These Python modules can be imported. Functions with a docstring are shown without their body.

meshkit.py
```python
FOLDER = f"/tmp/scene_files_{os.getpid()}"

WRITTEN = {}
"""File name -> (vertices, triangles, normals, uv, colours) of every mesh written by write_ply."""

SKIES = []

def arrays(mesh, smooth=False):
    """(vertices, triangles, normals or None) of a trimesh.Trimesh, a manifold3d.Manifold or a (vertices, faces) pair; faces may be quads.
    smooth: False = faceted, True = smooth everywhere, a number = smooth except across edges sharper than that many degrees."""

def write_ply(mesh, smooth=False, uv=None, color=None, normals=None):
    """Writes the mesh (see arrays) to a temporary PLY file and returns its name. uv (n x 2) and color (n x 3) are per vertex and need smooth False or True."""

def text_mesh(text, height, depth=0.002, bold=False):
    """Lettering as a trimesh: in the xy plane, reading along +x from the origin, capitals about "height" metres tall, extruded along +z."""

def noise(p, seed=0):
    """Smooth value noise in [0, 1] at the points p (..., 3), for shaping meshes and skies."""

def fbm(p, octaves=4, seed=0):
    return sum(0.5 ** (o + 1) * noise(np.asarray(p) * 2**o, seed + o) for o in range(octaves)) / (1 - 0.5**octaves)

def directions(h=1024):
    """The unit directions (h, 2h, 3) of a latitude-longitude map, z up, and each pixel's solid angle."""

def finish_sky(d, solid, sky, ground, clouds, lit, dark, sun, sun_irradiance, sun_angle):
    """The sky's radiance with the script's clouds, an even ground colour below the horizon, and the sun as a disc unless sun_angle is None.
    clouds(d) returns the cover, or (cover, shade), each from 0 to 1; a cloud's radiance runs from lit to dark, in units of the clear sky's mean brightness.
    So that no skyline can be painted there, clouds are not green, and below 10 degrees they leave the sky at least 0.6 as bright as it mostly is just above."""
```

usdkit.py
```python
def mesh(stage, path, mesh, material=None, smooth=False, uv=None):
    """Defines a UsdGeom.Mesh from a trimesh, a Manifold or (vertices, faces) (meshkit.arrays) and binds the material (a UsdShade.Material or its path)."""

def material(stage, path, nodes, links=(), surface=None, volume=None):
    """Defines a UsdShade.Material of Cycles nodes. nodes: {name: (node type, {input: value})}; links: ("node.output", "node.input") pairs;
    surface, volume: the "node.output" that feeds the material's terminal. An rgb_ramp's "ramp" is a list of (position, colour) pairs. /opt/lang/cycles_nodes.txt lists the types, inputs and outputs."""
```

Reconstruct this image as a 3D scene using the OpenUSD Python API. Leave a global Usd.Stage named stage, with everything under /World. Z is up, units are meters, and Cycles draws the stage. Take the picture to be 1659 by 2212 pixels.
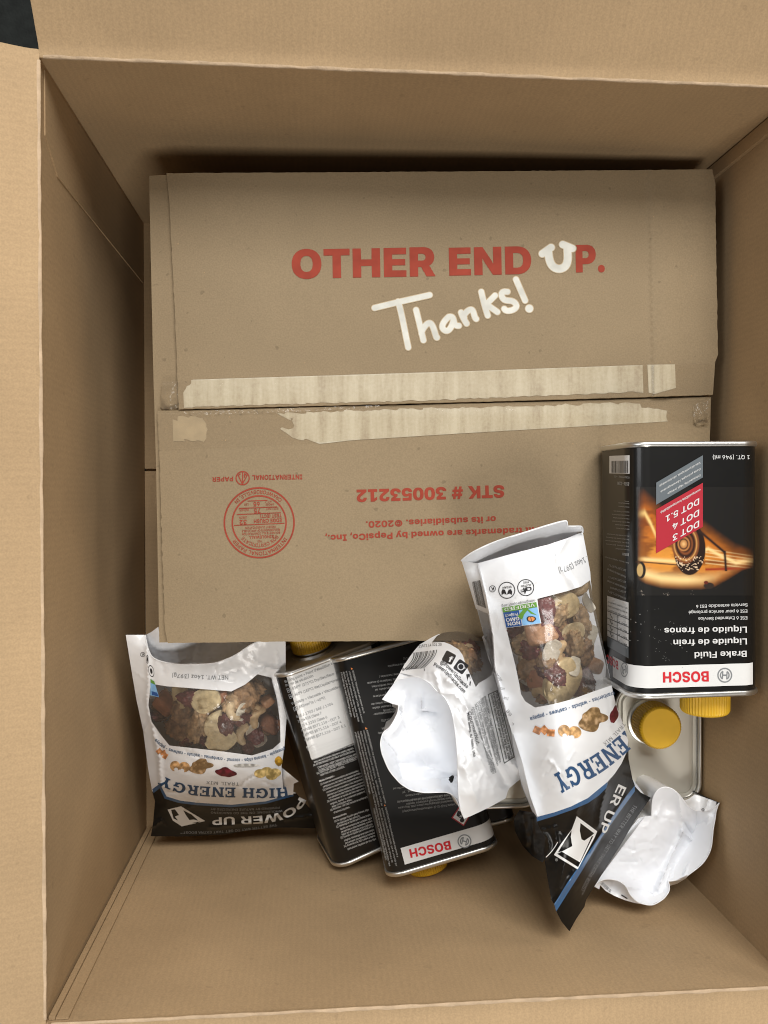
import math, glob, functools, numpy as np, trimesh, shapely, usdkit
from meshkit import noise, fbm
from pxr import Usd, UsdGeom, UsdLux, UsdShade, Gf, Sdf, Vt
from shapely.geometry import Polygon, LineString, Point, MultiPolygon, box as sbox
from shapely import affinity
from scipy.interpolate import RBFInterpolator
from scipy.spatial import Delaunay

stage = Usd.Stage.CreateInMemory()
UsdGeom.SetStageUpAxis(stage, 'Z'); UsdGeom.SetStageMetersPerUnit(stage, 1.0)
UsdGeom.Xform.Define(stage, '/World'); UsdGeom.Scope.Define(stage, '/World/Looks')
rng = np.random.default_rng(7)

# ------------------------------------------------------------------ camera: 0.8 m above the inside bottom of the carton, looking almost straight down
F, CX, CY, CAMZ = 1837.0, 829.5, 1106.0, 0.800          # picture measured on a 1659 x 2212 grid
VP = (685.0, 1080.0)                                    # where plumb lines meet
d = np.array([VP[0] - CX, -(VP[1] - CY), -F]); d /= np.linalg.norm(d)
Zc = -d
Xc = np.array([1.0, 0, 0]); Xc -= Xc.dot(d) * d; Xc /= np.linalg.norm(Xc)
Yc = np.cross(Zc, Xc)
RW = np.stack([Xc, Yc, Zc])                             # world = RW @ camera direction
CAM = np.array([0, 0, CAMZ])
cam = UsdGeom.Camera.Define(stage, '/World/camera')
m4 = Gf.Matrix4d(1.0)
for i in range(3):
    m4.SetRow(i, Gf.Vec4d(*[float(v) for v in RW[:, i]], 0))
m4.SetRow(3, Gf.Vec4d(0, 0, CAMZ, 1))
cam.AddTransformOp().Set(m4)
cam.CreateFocalLengthAttr(3.986); cam.CreateHorizontalApertureAttr(3.6); cam.CreateVerticalApertureAttr(4.8)
cam.CreateClippingRangeAttr(Gf.Vec2f(0.01, 100)); cam.CreateFStopAttr(2.4); cam.CreateFocusDistanceAttr(0.57)
cam.CreateExposureAttr(0.0)

# ------------------------------------------------------------------ room lamps, then added fill lights
def lamp(name, loc, target, w, h, power, col):
    l = UsdLux.RectLight.Define(stage, '/World/' + name)
    l.CreateWidthAttr(w); l.CreateHeightAttr(h); l.CreateIntensityAttr(power); l.CreateColorAttr(Gf.Vec3f(*col))
    z = np.array(loc, float) - np.array(target, float); z /= np.linalg.norm(z)
    x = np.cross([0, 1, 0.01], z); x /= np.linalg.norm(x); y = np.cross(z, x)
    M = Gf.Matrix4d(1.0)
    for i, a in enumerate((x, y, z)): M.SetRow(i, Gf.Vec4d(*map(float, a), 0))
    M.SetRow(3, Gf.Vec4d(*map(float, loc), 1)); l.AddTransformOp().Set(M)
lamp('ceiling_lamp', (0.38, 1.45, 2.25), (0.05, 0, 0.1), 1.5, 1.0, 14.0, (1.0, 0.98, 0.95))
lamp('ceiling_lamp_001', (0.30, -1.45, 2.0), (0, 0, 0.1), 0.8, 0.8, 12.0, (1.0, 0.96, 0.90))
lamp('ceiling_lamp_002', (-1.7, 0.5, 2.1), (0, 0, 0.1), 1.0, 1.0, 4.2, (0.97, 0.985, 1.0))  # unseen fill light added on the left, no lamp of the room
lamp('ceiling_lamp_003', (0.0, 0.1, 2.75), (0, 0, 0), 3.0, 3.0, 0.17, (1.0, 0.97, 0.92))  # wide dim panel added overhead so the tin tops catch some light
lamp('added_side_fill', (1.9, 1.7, 1.05), (-0.2, 0, 0.3), 0.9, 0.7, 8.5, (1.0, 0.93, 0.82))  # unseen low light added to brighten the left and front flaps

# ------------------------------------------------------------------ helpers
used = {}
def pname(parent, name):
    key = parent + '/' + name; n = used.get(key, 0); used[key] = n + 1
    return key if n == 0 else f'{key}_{n:03d}'
def path_of(p): return p if isinstance(p, str) else str(p.GetPath())
def tag(p, label=None, cat=None, group=None, kind=None):
    for k, v in (('label', label), ('category', cat), ('group', group), ('kind', kind)):
        if v: p.SetCustomDataByKey(k, v)
    return p
def thing(name, label, cat, loc=(0, 0, 0), group=None):
    x = UsdGeom.Xform.Define(stage, pname('/World', name))
    x.AddTranslateOp().Set(Gf.Vec3d(*map(float, loc)))
    p = tag(x.GetPrim(), label, cat, group); OFF[str(p.GetPath())] = np.array(loc, float)
    return p
OFF = {}
def root_off(parent):
    s = path_of(parent).split('/')
    return OFF.get('/'.join(s[:3]), np.zeros(3))
def obj(name, mesh, mat, parent='/World', smooth=False, normals=None, colors=None, label=None):
    """one Mesh prim; world coordinates come in, the thing's base is taken off"""
    pp = path_of(parent)
    if not isinstance(mesh, tuple): mesh = (np.asarray(mesh.vertices), np.asarray(mesh.faces))
    v, f = np.asarray(mesh[0], float) - root_off(pp), np.asarray(mesh[1], int)
    use = np.unique(f)
    if len(use) < len(v):
        mp = np.zeros(len(v), int); mp[use] = np.arange(len(use)); f = mp[f]; v = v[use]
        if normals is not None: normals = np.asarray(normals)[use]
        if colors is not None: colors = np.asarray(colors)[use]
    p = pname(pp, name)
    m = usdkit.mesh(stage, p, (v, f), mat, smooth=smooth if normals is None else False)
    if normals is not None:
        m.CreateNormalsAttr(Vt.Vec3fArray.FromNumpy(np.asarray(normals, np.float32))); m.SetNormalsInterpolation('vertex')
    if colors is not None:
        UsdGeom.PrimvarsAPI(m).CreatePrimvar('print', Sdf.ValueTypeNames.Color3fArray, 'vertex').Set(Vt.Vec3fArray.FromNumpy(np.asarray(colors, np.float32)))
    if label: m.GetPrim().SetCustomDataByKey('label', label)
    return m.GetPrim()
def cat_m(*ms): return trimesh.util.concatenate([m if isinstance(m, trimesh.Trimesh) else trimesh.Trimesh(*m, process=False) for m in ms])

def at(px, py, z):
    """the world point at height z seen at picture point (px, py)"""
    px, py, z = np.broadcast_arrays(np.asarray(px, float), np.asarray(py, float), np.asarray(z, float))
    c = np.stack([px - CX, CY - py, np.full(px.shape, -F)], -1) @ RW.T
    return CAM + c * ((z - CAMZ) / c[..., 2])[..., None]
def pix(p):
    c = (np.asarray(p, float) - CAM) @ RW
    return np.stack([CX - F * c[..., 0] / c[..., 2], CY + F * c[..., 1] / c[..., 2]], -1)
def plane_z(P, N):
    """height field of the plane through P with normal N"""
    N = np.asarray(N, float); P = np.asarray(P, float)
    def zf(px, py):
        c = np.stack([np.asarray(px, float) - CX, CY - np.asarray(py, float), np.full(np.shape(px), -F)], -1) @ RW.T
        t = ((P - CAM) @ N) / (c @ N)
        return CAMZ + c[..., 2] * t
    return zf
def ray_z(mesh):
    """height field of what a plumb sight line meets on a mesh"""
    from trimesh.ray.ray_pyembree import RayMeshIntersector
    ri = RayMeshIntersector(mesh, scale_to_box=False)
    def zf(px, py):
        sh = np.shape(px)
        c = (np.stack([np.ravel(px) - CX, CY - np.ravel(py), np.full(np.size(px), -F)], -1) @ RW.T) / F
        out = np.full(len(c), np.nan)
        loc, ray, _ = ri.intersects_location(np.tile(CAM, (len(c), 1)), c, multiple_hits=False)
        out[ray] = loc[:, 2]
        if np.isnan(out).any() and len(ray):
            ok = ~np.isnan(out); q = np.stack([np.ravel(px), np.ravel(py)], 1)
            from scipy.spatial import cKDTree
            out[~ok] = out[ok][cKDTree(q[ok]).query(q[~ok])[1]]
        return out.reshape(sh)
    return zf
def field(pts, smooth=0.0, folds=(), amp=0.0, freq=30.0, seed=0):
    """smooth height field through (px, py, z) points, with creases (polyline, width, height) and crumple"""
    a = np.array(pts, float)
    r = RBFInterpolator(a[:, :2] / 100, a[:, 2], kernel='thin_plate_spline', smoothing=smooth)
    fl = [(np.array(p, float), w, h) for p, w, h in folds]
    def zf(px, py):
        q = np.stack([np.ravel(px), np.ravel(py)], 1)
        z = r(q / 100)
        for p, w, h in fl:
            dmin = np.full(len(q), 1e9)
            for A, B in zip(p[:-1], p[1:]):
                ab = B - A; t = np.clip(((q - A) @ ab) / (ab @ ab), 0, 1)
                dmin = np.minimum(dmin, np.linalg.norm(q - A - t[:, None] * ab, axis=1))
            z = z + h * np.maximum(0, 1 - dmin / (2.1 * w)) ** 1.6
        if amp:
            z = z + amp * (fbm(np.column_stack([q / freq, np.full(len(q), seed * 7.3)]), 3, seed) - 0.5)
        return z.reshape(np.shape(px))
    return zf
def creases(poly, n, seed, length=(18, 60), w=(2.5, 6), h=0.0011):
    """short random film creases inside a picture-plane polygon"""
    r = np.random.default_rng(seed); x0, y0, x1, y1 = poly.bounds; out = []; tries = 0; inn = poly.buffer(-6)
    while len(out) < n and tries < 3000:
        tries += 1; p = r.uniform((x0, y0), (x1, y1))
        if not inn.contains(Point(p)): continue
        a = r.uniform(0, np.pi); L = r.uniform(*length); q = p + L * np.array([np.cos(a), np.sin(a)]); mid = (p + q) / 2 + r.normal(0, L * .12, 2)
        if not inn.contains(Point(q)): continue
        out.append(([p, mid, q], r.uniform(*w), r.choice([-1, 1]) * h * r.uniform(.4, 1.0)))
    return out
def fnormals(q, zf, lift=0):
    e = 0.6
    a = at(q[:, 0] + e, q[:, 1], zf(q[:, 0] + e, q[:, 1])) - at(q[:, 0] - e, q[:, 1], zf(q[:, 0] - e, q[:, 1]))
    b = at(q[:, 0], q[:, 1] - e, zf(q[:, 0], q[:, 1] - e)) - at(q[:, 0], q[:, 1] + e, zf(q[:, 0], q[:, 1] + e))
    n = np.cross(a, b); return n / np.maximum(np.linalg.norm(n, axis=1, keepdims=True), 1e-12)
def tri_px(poly, step):
    """even triangulation of a picture-plane polygon"""
    V, Fc, n0 = [], [], 0
    for g in getattr(poly, 'geoms', [poly]):
        if g.geom_type != 'Polygon' or g.area < 0.01: continue
        g = shapely.segmentize(g, step)
        rings = [np.array(r.coords)[:-1] for r in (g.exterior, *g.interiors)]
        bd = np.vstack(rings)
        x0, y0, x1, y1 = g.bounds
        X, Y = np.meshgrid(np.arange(x0 + step / 2, x1, step), np.arange(y0 + step / 2, y1, step * .87))
        X[1::2] += step / 2
        q = np.column_stack([X.ravel(), Y.ravel()])
        inner = g.buffer(-0.45 * step)
        q = q[shapely.contains_xy(inner, q[:, 0], q[:, 1])] if not inner.is_empty else q[:0]
        p = np.vstack([bd, q])
        t = Delaunay(p).simplices
        c = p[t].mean(1)
        t = t[shapely.contains_xy(g.buffer(1e-6), c[:, 0], c[:, 1])]
        V.append(p); Fc.append(t + n0); n0 += len(p)
    return np.vstack(V), np.vstack(Fc)
def face_cam(P, Fc):
    n = np.cross(P[Fc[:, 1]] - P[Fc[:, 0]], P[Fc[:, 2]] - P[Fc[:, 0]])
    w = np.einsum('ij,ij->i', n, CAM - P[Fc].mean(1)) < 0
    Fc = Fc.copy(); Fc[w] = Fc[w][:, ::-1]; return Fc
def patch(name, poly, zf, mat, parent, step=6, lift=0.0, colors=None, label=None, flip=False):
    """a sheet of the picture-plane polygon laid on the height field"""
    q, t = tri_px(poly, step)
    P = at(q[:, 0], q[:, 1], zf(q[:, 0], q[:, 1])); N = fnormals(q, zf)
    r = CAM - P; r /= np.linalg.norm(r, axis=1, keepdims=True)
    P = P + r * lift
    cl = colors(q[:, 0], q[:, 1]) if callable(colors) else colors
    return obj(name, (P, face_cam(P, t)), mat, parent, normals=N, colors=cl, label=label)
def skirt(ring_px, ztop, zbot, shrink=1.0):
    """wall strip hanging from a ring: list of world points down to zbot pulled toward their centre"""
    P = at(ring_px[:, 0], ring_px[:, 1], ztop); c = P.mean(0); B = c + (P - c) * shrink; B[:, 2] = zbot
    n = len(P); i = np.arange(n); j = (i + 1) % n
    return np.vstack([P, B]), np.vstack([np.column_stack([i, i + n, j + n]), np.column_stack([i, j + n, j])])
def decal(name, geom, zf, mat, parent, lift=0.0003, flat=True, step=4, label=None):
    """print: picture-plane shapes laid as a thin sheet on a surface"""
    gs = [g for g in getattr(geom, 'geoms', [geom]) if g.geom_type == 'Polygon' and g.area > 0.02]
    V, Fc, n0 = [], [], 0
    for g in gs:
        try: v, f = trimesh.creation.triangulate_polygon(g, engine='earcut')
        except Exception: continue
        if len(f) == 0: continue
        if not flat and np.ptp(v, axis=0).max() > step: v, f = trimesh.remesh.subdivide_to_size(v, f, step)
        V.append(v); Fc.append(f + n0); n0 += len(v)
    if not V: return None
    q = np.vstack(V)[:, :2]; t = np.vstack(Fc)
    z = zf(q[:, 0], q[:, 1]); P = at(q[:, 0], q[:, 1], z)
    r = CAM - P; r /= np.linalg.norm(r, axis=1, keepdims=True)
    P = P + r * lift
    N = None if flat else fnormals(q, zf)
    return obj(name, (P, face_cam(P, t)), mat, parent, normals=N, label=label)

# ---- lettering: glyph shapes in units of the capital height, y up
FONT = glob.glob('/opt/blender-*/*/datafiles/fonts/Inter.woff2')[0]
from PIL import Image, ImageDraw, ImageFont
@functools.lru_cache(None)
def font(res, wt):
    f = ImageFont.truetype(FONT, res); f.set_variation_by_axes([20, wt]); return f
@functools.lru_cache(None)
def glyph(ch, res, wt):
    f = font(res, wt); x0, y0, x1, y1 = f.getbbox(ch, anchor='ls')
    if x1 <= x0 or y1 <= y0: return None
    im = Image.new('L', (x1 - x0 + 8, y1 - y0 + 8)); ImageDraw.Draw(im).text((4 - x0, 4 - y0), ch, 255, f, anchor='ls')
    on = np.pad(np.asarray(im) > 127, ((0, 0), (1, 1))).astype(np.int8)
    r, s = np.nonzero(np.diff(on, axis=1) == 1); e = np.nonzero(np.diff(on, axis=1) == -1)[1]
    if len(r) == 0: return None
    k = 0.6 if res > 30 else 0.3
    g = shapely.union_all(sbox(0, 0, 1, 1) if 0 else shapely.box(s, -r - 1, e, -r)).buffer(k).buffer(-k).simplify(0.7 if res > 30 else 0.45)
    c = res * 0.7273
    return affinity.affine_transform(g, [1 / c, 0, 0, 1 / c, (x0 - 4) / c, (4 - y0) / c])
def text(s, wt=500, res=64, track=0.0):
    f = font(res, wt); c = res * 0.7273; out = []
    for i, ch in enumerate(s):
        g = glyph(ch, res, wt)
        if g is not None: out.append(affinity.translate(g, f.getlength(s[:i]) / c + track * i, 0))
    geo = [p for g in out for p in getattr(g, 'geoms', [g])]
    return MultiPolygon(geo), f.getlength(s) / c + track * (len(s) - 1)
def lay(gw, p0, p1, h, up=None):
    """baseline from p0 to p1 in the picture, capitals h high"""
    g, w = gw; p0, p1 = np.array(p0, float), np.array(p1, float); dx = (p1 - p0) / w
    if up is None: u = (p1 - p0) / np.linalg.norm(p1 - p0); up = np.array([u[1], -u[0]])
    up = np.array(up, float) * h
    return affinity.affine_transform(g, [dx[0], up[0], dx[1], up[1], p0[0], p0[1]])
def bend(gw, pts, h, seg=0.15):
    """baseline along a curve of picture points; h may be a pair (start, end)"""
    g, w = gw; pts = np.array(pts, float)
    if len(pts) > 2:
        from scipy.interpolate import CubicSpline
        k = np.r_[0, np.cumsum(np.linalg.norm(np.diff(pts, axis=0), axis=1))]; pts = CubicSpline(k, pts)(np.linspace(0, k[-1], 60))
    L = np.r_[0, np.cumsum(np.linalg.norm(np.diff(pts, axis=0), axis=1))]; L /= L[-1]
    h0, h1 = h if isinstance(h, tuple) else (h, h)
    T = np.gradient(pts, axis=0); T /= np.linalg.norm(T, axis=1, keepdims=True); U = np.column_stack([T[:, 1], -T[:, 0]])
    def f(xy):
        t = np.clip(xy[:, 0] / w, 0, 1)
        c = np.column_stack([np.interp(t, L, pts[:, k]) for k in (0, 1)]); u = np.column_stack([np.interp(t, L, U[:, k]) for k in (0, 1)])
        return c + u * (xy[:, 1] * (h0 + (h1 - h0) * t))[:, None]
    return shapely.transform(shapely.segmentize(g, seg), f).buffer(0)
def quad(poly, c4):
    """maps unit-square shapes (x right, y up) into a picture quad c4 = bottom-left, bottom-right, top-right, top-left"""
    a, b, c, e = [np.array(p, float) for p in c4]
    return shapely.transform(poly, lambda xy: ((1 - xy[:, :1]) * (1 - xy[:, 1:2]) * a + xy[:, :1] * (1 - xy[:, 1:2]) * b + xy[:, :1] * xy[:, 1:2] * c + (1 - xy[:, :1]) * xy[:, 1:2] * e))
def multi(*gs): return MultiPolygon([p for g in gs if g is not None for p in getattr(g, 'geoms', [g]) if p.geom_type == 'Polygon' and not p.is_empty])
def strokes(lines, w): return shapely.union_all([LineString(l).buffer(w / 2) if len(l) > 1 else Point(l[0]).buffer(w / 2) for l in lines])
def curve(pts, n=24):
    from scipy.interpolate import CubicSpline
    p = np.array(pts, float); k = np.r_[0, np.cumsum(np.linalg.norm(np.diff(p, axis=0), axis=1))]
    return CubicSpline(k, p)(np.linspace(0, k[-1], n))
def crop(x0, y0, s):
    """turns points measured on an enlargement (origin in full pixels, scale) into picture points"""
    k = 0.54861
    def f(*p):
        a = np.array(p[0] if len(p) == 1 else p, float); r = (np.array([x0, y0]) + a / s) * k
        return r
    return f

# ------------------------------------------------------------------ materials
def mat(name, nodes, links=(), surface='p.BSDF'): return usdkit.material(stage, '/World/Looks/' + name, nodes, links, surface=surface)
def plain(name, col, rough=0.5, spec=0.5, metal=0.0, coat=0.0, bump=None, var=0.0, vs=90.0):
    nodes = {'p': ('principled_bsdf', {'base_color': col, 'roughness': rough, 'specular_ior_level': spec, 'metallic': metal, 'coat_weight': coat, 'coat_roughness': 0.08})}
    links = []
    if bump or var: nodes['g'] = ('texture_coordinate', {})
    if bump:
        nodes['n'] = ('noise_texture', {'scale': bump[0], 'detail': 4}); nodes['b'] = ('bump', {'strength': bump[1], 'distance': 0.001})
        links += [('g.object', 'n.vector'), ('n.fac', 'b.height'), ('b.normal', 'p.normal')]
    if var:
        nodes['v'] = ('noise_texture', {'scale': vs, 'detail': 5}); nodes['r'] = ('rgb_ramp', {'ramp': [(0.3, [c * (1 - var) for c in col]), (0.7, [min(1, c * (1 + var)) for c in col])]})
        links += [('g.object', 'v.vector'), ('v.fac', 'r.fac'), ('r.color', 'p.base_color')]
    return mat(name, nodes, links)
def kraft(name, col, flute=None, speck=0.5, blotch=0.10):
    """cardboard: fibre speckle, blotches, faint flute lines along one axis"""
    c = np.array(col)
    nodes = {'t': ('texture_coordinate', {}),
             'n1': ('noise_texture', {'scale': 9.0, 'detail': 5, 'roughness': 0.6}), 'r1': ('rgb_ramp', {'ramp': [(0.3, c * (1 - blotch)), (0.7, c * (1 + blotch))]}),
             'n2': ('noise_texture', {'scale': 900.0, 'detail': 2}), 'r2': ('rgb_ramp', {'ramp': [(0.3, [0.91] * 3), (0.7, [1.07] * 3)]}),
             'mx': ('vector_math', {'math_type': 'multiply'}),
             'n3': ('noise_texture', {'scale': 160.0, 'detail': 1}), 'r3': ('rgb_ramp', {'ramp': [(0.0, [1 - speck] * 3), (0.235, [1 - speck] * 3), (0.27, [1, 1, 1])]}),
             'my': ('vector_math', {'math_type': 'multiply'}),
             'b': ('bump', {'strength': 0.14, 'distance': 0.0005}),
             'p': ('principled_bsdf', {'roughness': 0.72, 'specular_ior_level': 0.25})}
    links = [('t.object', 'n1.vector'), ('t.object', 'n2.vector'), ('t.object', 'n3.vector'), ('n1.fac', 'r1.fac'), ('n2.fac', 'r2.fac'), ('n3.fac', 'r3.fac'),
             ('r1.color', 'mx.vector1'), ('r2.color', 'mx.vector2'), ('mx.vector', 'my.vector1'), ('r3.color', 'my.vector2'), ('my.vector', 'p.base_color'), ('b.normal', 'p.normal')]
    if flute:
        nodes['w'] = ('wave_texture', {'wave_type': 'bands', 'bands_direction': flute, 'scale': 75.0, 'distortion': 4.0, 'detail': 4.0, 'detail_scale': 2.0})
        nodes['ad'] = ('math', {'math_type': 'multiply_add', 'value2': 0.12}) ; nodes['w2'] = ('rgb_ramp', {'ramp': [(0.0, [0.972] * 3), (1.0, [1.014] * 3)]})
        nodes['mz'] = ('vector_math', {'math_type': 'multiply'})
        links = [l for l in links if l[1] != 'p.base_color'] + [('t.object', 'w.vector'), ('w.fac', 'ad.value1'), ('n2.fac', 'ad.value3'), ('ad.value', 'b.height'), ('w.fac', 'w2.fac'), ('my.vector', 'mz.vector1'), ('w2.color', 'mz.vector2'), ('mz.vector', 'p.base_color')]
    else: links.append(('n2.fac', 'b.height'))
    return mat(name, nodes, links)
K = (0.42, 0.29, 0.162)
M = {
 'carton': kraft('carton', K, None, 0.1, 0.09), 'carton_x': kraft('carton_x', K, 'x', 0.1, 0.09), 'carton_y': kraft('carton_y', K, 'y', 0.1, 0.09),
 'kraft': kraft('kraft', (0.262, 0.195, 0.116), None, 0.22, 0.07), 'edge': plain('board_edge', (0.40, 0.27, 0.15), 0.9, 0.1, bump=(700, 0.5), var=0.2),
 'red': plain('red_ink', (0.29, 0.046, 0.026), 0.7, 0.2, var=0.12), 'white_ink': plain('white_ink', (0.60, 0.59, 0.53), 0.6, 0.3, var=0.14), 'halo': plain('print_halo', (0.48, 0.38, 0.25), 0.7, 0.2),
 'black': plain('black_lacquer', (0.007, 0.0068, 0.0065), 0.32, 0.4, coat=0.3, var=0.1, bump=(60, 0.03)), 'silver': plain('tinplate', (0.72, 0.71, 0.68), 0.36, 0.5, 1.0, bump=(120, 0.05)),
 'silver_soft': plain('tinplate_top', (0.74, 0.72, 0.65), 0.62, 0.5, 1.0, bump=(35, 0.06)),
 'yellow': plain('yellow_plastic', (0.76, 0.45, 0.025), 0.38, 0.5, var=0.04, bump=(300, 0.05)), 'label_white': plain('label_white', (0.74, 0.74, 0.73), 0.35, 0.5, coat=0.3),
 'ink_white': plain('ink_white', (0.68, 0.68, 0.67), 0.4), 'ink_dim': plain('ink_dim', (0.34, 0.34, 0.33), 0.4), 'ink_black': plain('ink_black', (0.025, 0.025, 0.028), 0.4), 'ink_grey': plain('ink_grey', (0.22, 0.23, 0.24), 0.4),
 'label_red': plain('label_red', (0.42, 0.025, 0.04), 0.35, coat=0.3), 'logo_red': plain('logo_red', (0.60, 0.02, 0.03), 0.4), 'label_grey': plain('label_grey', (0.13, 0.15, 0.165), 0.35, coat=0.3),
 'film': plain('white_film', (0.86, 0.87, 0.89), 0.34, 0.5, coat=0.25, bump=(90, 0.22)), 'film_in': plain('white_film_inside', (0.86, 0.88, 0.92), 0.36, 0.5, coat=0.3, bump=(70, 0.22)),
 'film_black': plain('black_film', (0.007, 0.0068, 0.0065), 0.30, 0.22, coat=0.06, bump=(70, 0.35)), 'film_blue': plain('blue_film', (0.035, 0.12, 0.27), 0.3, 0.5, coat=0.3),
 'ink_navy': plain('ink_navy', (0.022, 0.07, 0.16), 0.4), 'ink_blue': plain('ink_blue', (0.032, 0.090, 0.205), 0.4), 'ink_faint': plain('ink_faint', (0.035, 0.034, 0.033), 0.45),
 'green': plain('label_green', (0.13, 0.32, 0.05), 0.4), 'sky_blue': plain('label_sky', (0.25, 0.50, 0.80), 0.4), 'deep_blue': plain('label_blue', (0.03, 0.10, 0.32), 0.4), 'orange': plain('label_orange', (0.70, 0.25, 0.06), 0.4),
 'carpet': plain('dark_floor', (0.012, 0.014, 0.013), 0.8, 0.2, bump=(400, 0.6), var=0.3),
}
M['print'] = mat('colour_print', {'a': ('attribute', {'attribute': 'print'}), 'p': ('principled_bsdf', {'roughness': 0.32, 'coat_weight': 0.4, 'coat_roughness': 0.1})}, [('a.color', 'p.base_color')])
M['clear'] = mat('clear_film', {'f': ('fresnel', {'IOR': 1.45}), 't': ('transparent_bsdf', {'color': (0.93, 0.92, 0.90)}), 'd': ('diffuse_bsdf', {'color': (0.62, 0.60, 0.57)}), 'm0': ('mix_closure', {'fac': 0.07}),
    'g': ('glossy_bsdf', {'roughness': 0.14, 'color': (0.9, 0.9, 0.9)}), 'c': ('texture_coordinate', {}), 'n': ('noise_texture', {'scale': 60.0, 'detail': 3}), 'b': ('bump', {'strength': 0.35, 'distance': 0.002}), 'm': ('mix_closure', {})},
    [('c.object', 'n.vector'), ('n.fac', 'b.height'), ('b.normal', 'g.normal'), ('t.BSDF', 'm0.closure1'), ('d.BSDF', 'm0.closure2'), ('f.fac', 'm.fac'), ('m0.closure', 'm.closure1'), ('g.BSDF', 'm.closure2')], surface='m.closure')
M['tape'] = mat('clear_tape', {'f': ('fresnel', {'IOR': 1.3}), 't': ('transparent_bsdf', {'color': (1.0, 0.99, 0.97)}), 'd': ('diffuse_bsdf', {'color': (0.56, 0.46, 0.33)}), 'm0': ('mix_closure', {'fac': 0.08}),
    'g': ('glossy_bsdf', {'roughness': 0.12}), 'c': ('texture_coordinate', {}), 'n': ('noise_texture', {'scale': 80.0, 'detail': 4}), 'b': ('bump', {'strength': 0.5, 'distance': 0.001}), 'm': ('mix_closure', {})},
    [('c.object', 'n.vector'), ('n.fac', 'b.height'), ('b.normal', 'g.normal'), ('t.BSDF', 'm0.closure1'), ('d.BSDF', 'm0.closure2'), ('f.fac', 'm.fac'), ('m0.closure', 'm.closure1'), ('g.BSDF', 'm.closure2')], surface='m.closure')
M['peel'] = mat('tape_haze', {'c': ('texture_coordinate', {}), 'mp': ('mapping', {'scale': (150.0, 14.0, 1.0)}), 'n': ('noise_texture', {'scale': 1.0, 'detail': 4, 'roughness': 0.6}), 'n2': ('noise_texture', {'scale': 500.0, 'detail': 3}),
    'ad': ('math', {'math_type': 'multiply_add', 'value2': 0.35}), 'r': ('rgb_ramp', {'ramp': [(0.44, (0.345, 0.28, 0.19)), (0.60, (0.43, 0.37, 0.262)), (0.85, (0.52, 0.465, 0.35))]}), 'p': ('principled_bsdf', {'roughness': 0.5, 'coat_weight': 0.12, 'coat_roughness': 0.25})},
    [('c.object', 'mp.vector'), ('mp.vector', 'n.vector'), ('c.object', 'n2.vector'), ('n2.fac', 'ad.value1'), ('n.fac', 'ad.value3'), ('ad.value', 'r.fac'), ('r.color', 'p.base_color')])

# ================================================================== SETTING
fl = trimesh.creation.box((6, 6, 0.02)); fl.apply_translation((0, 0, -0.03))
tag(obj('dark_floor', fl, M['carpet']), 'black matte floor under the open carton', None, kind='structure')

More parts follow.
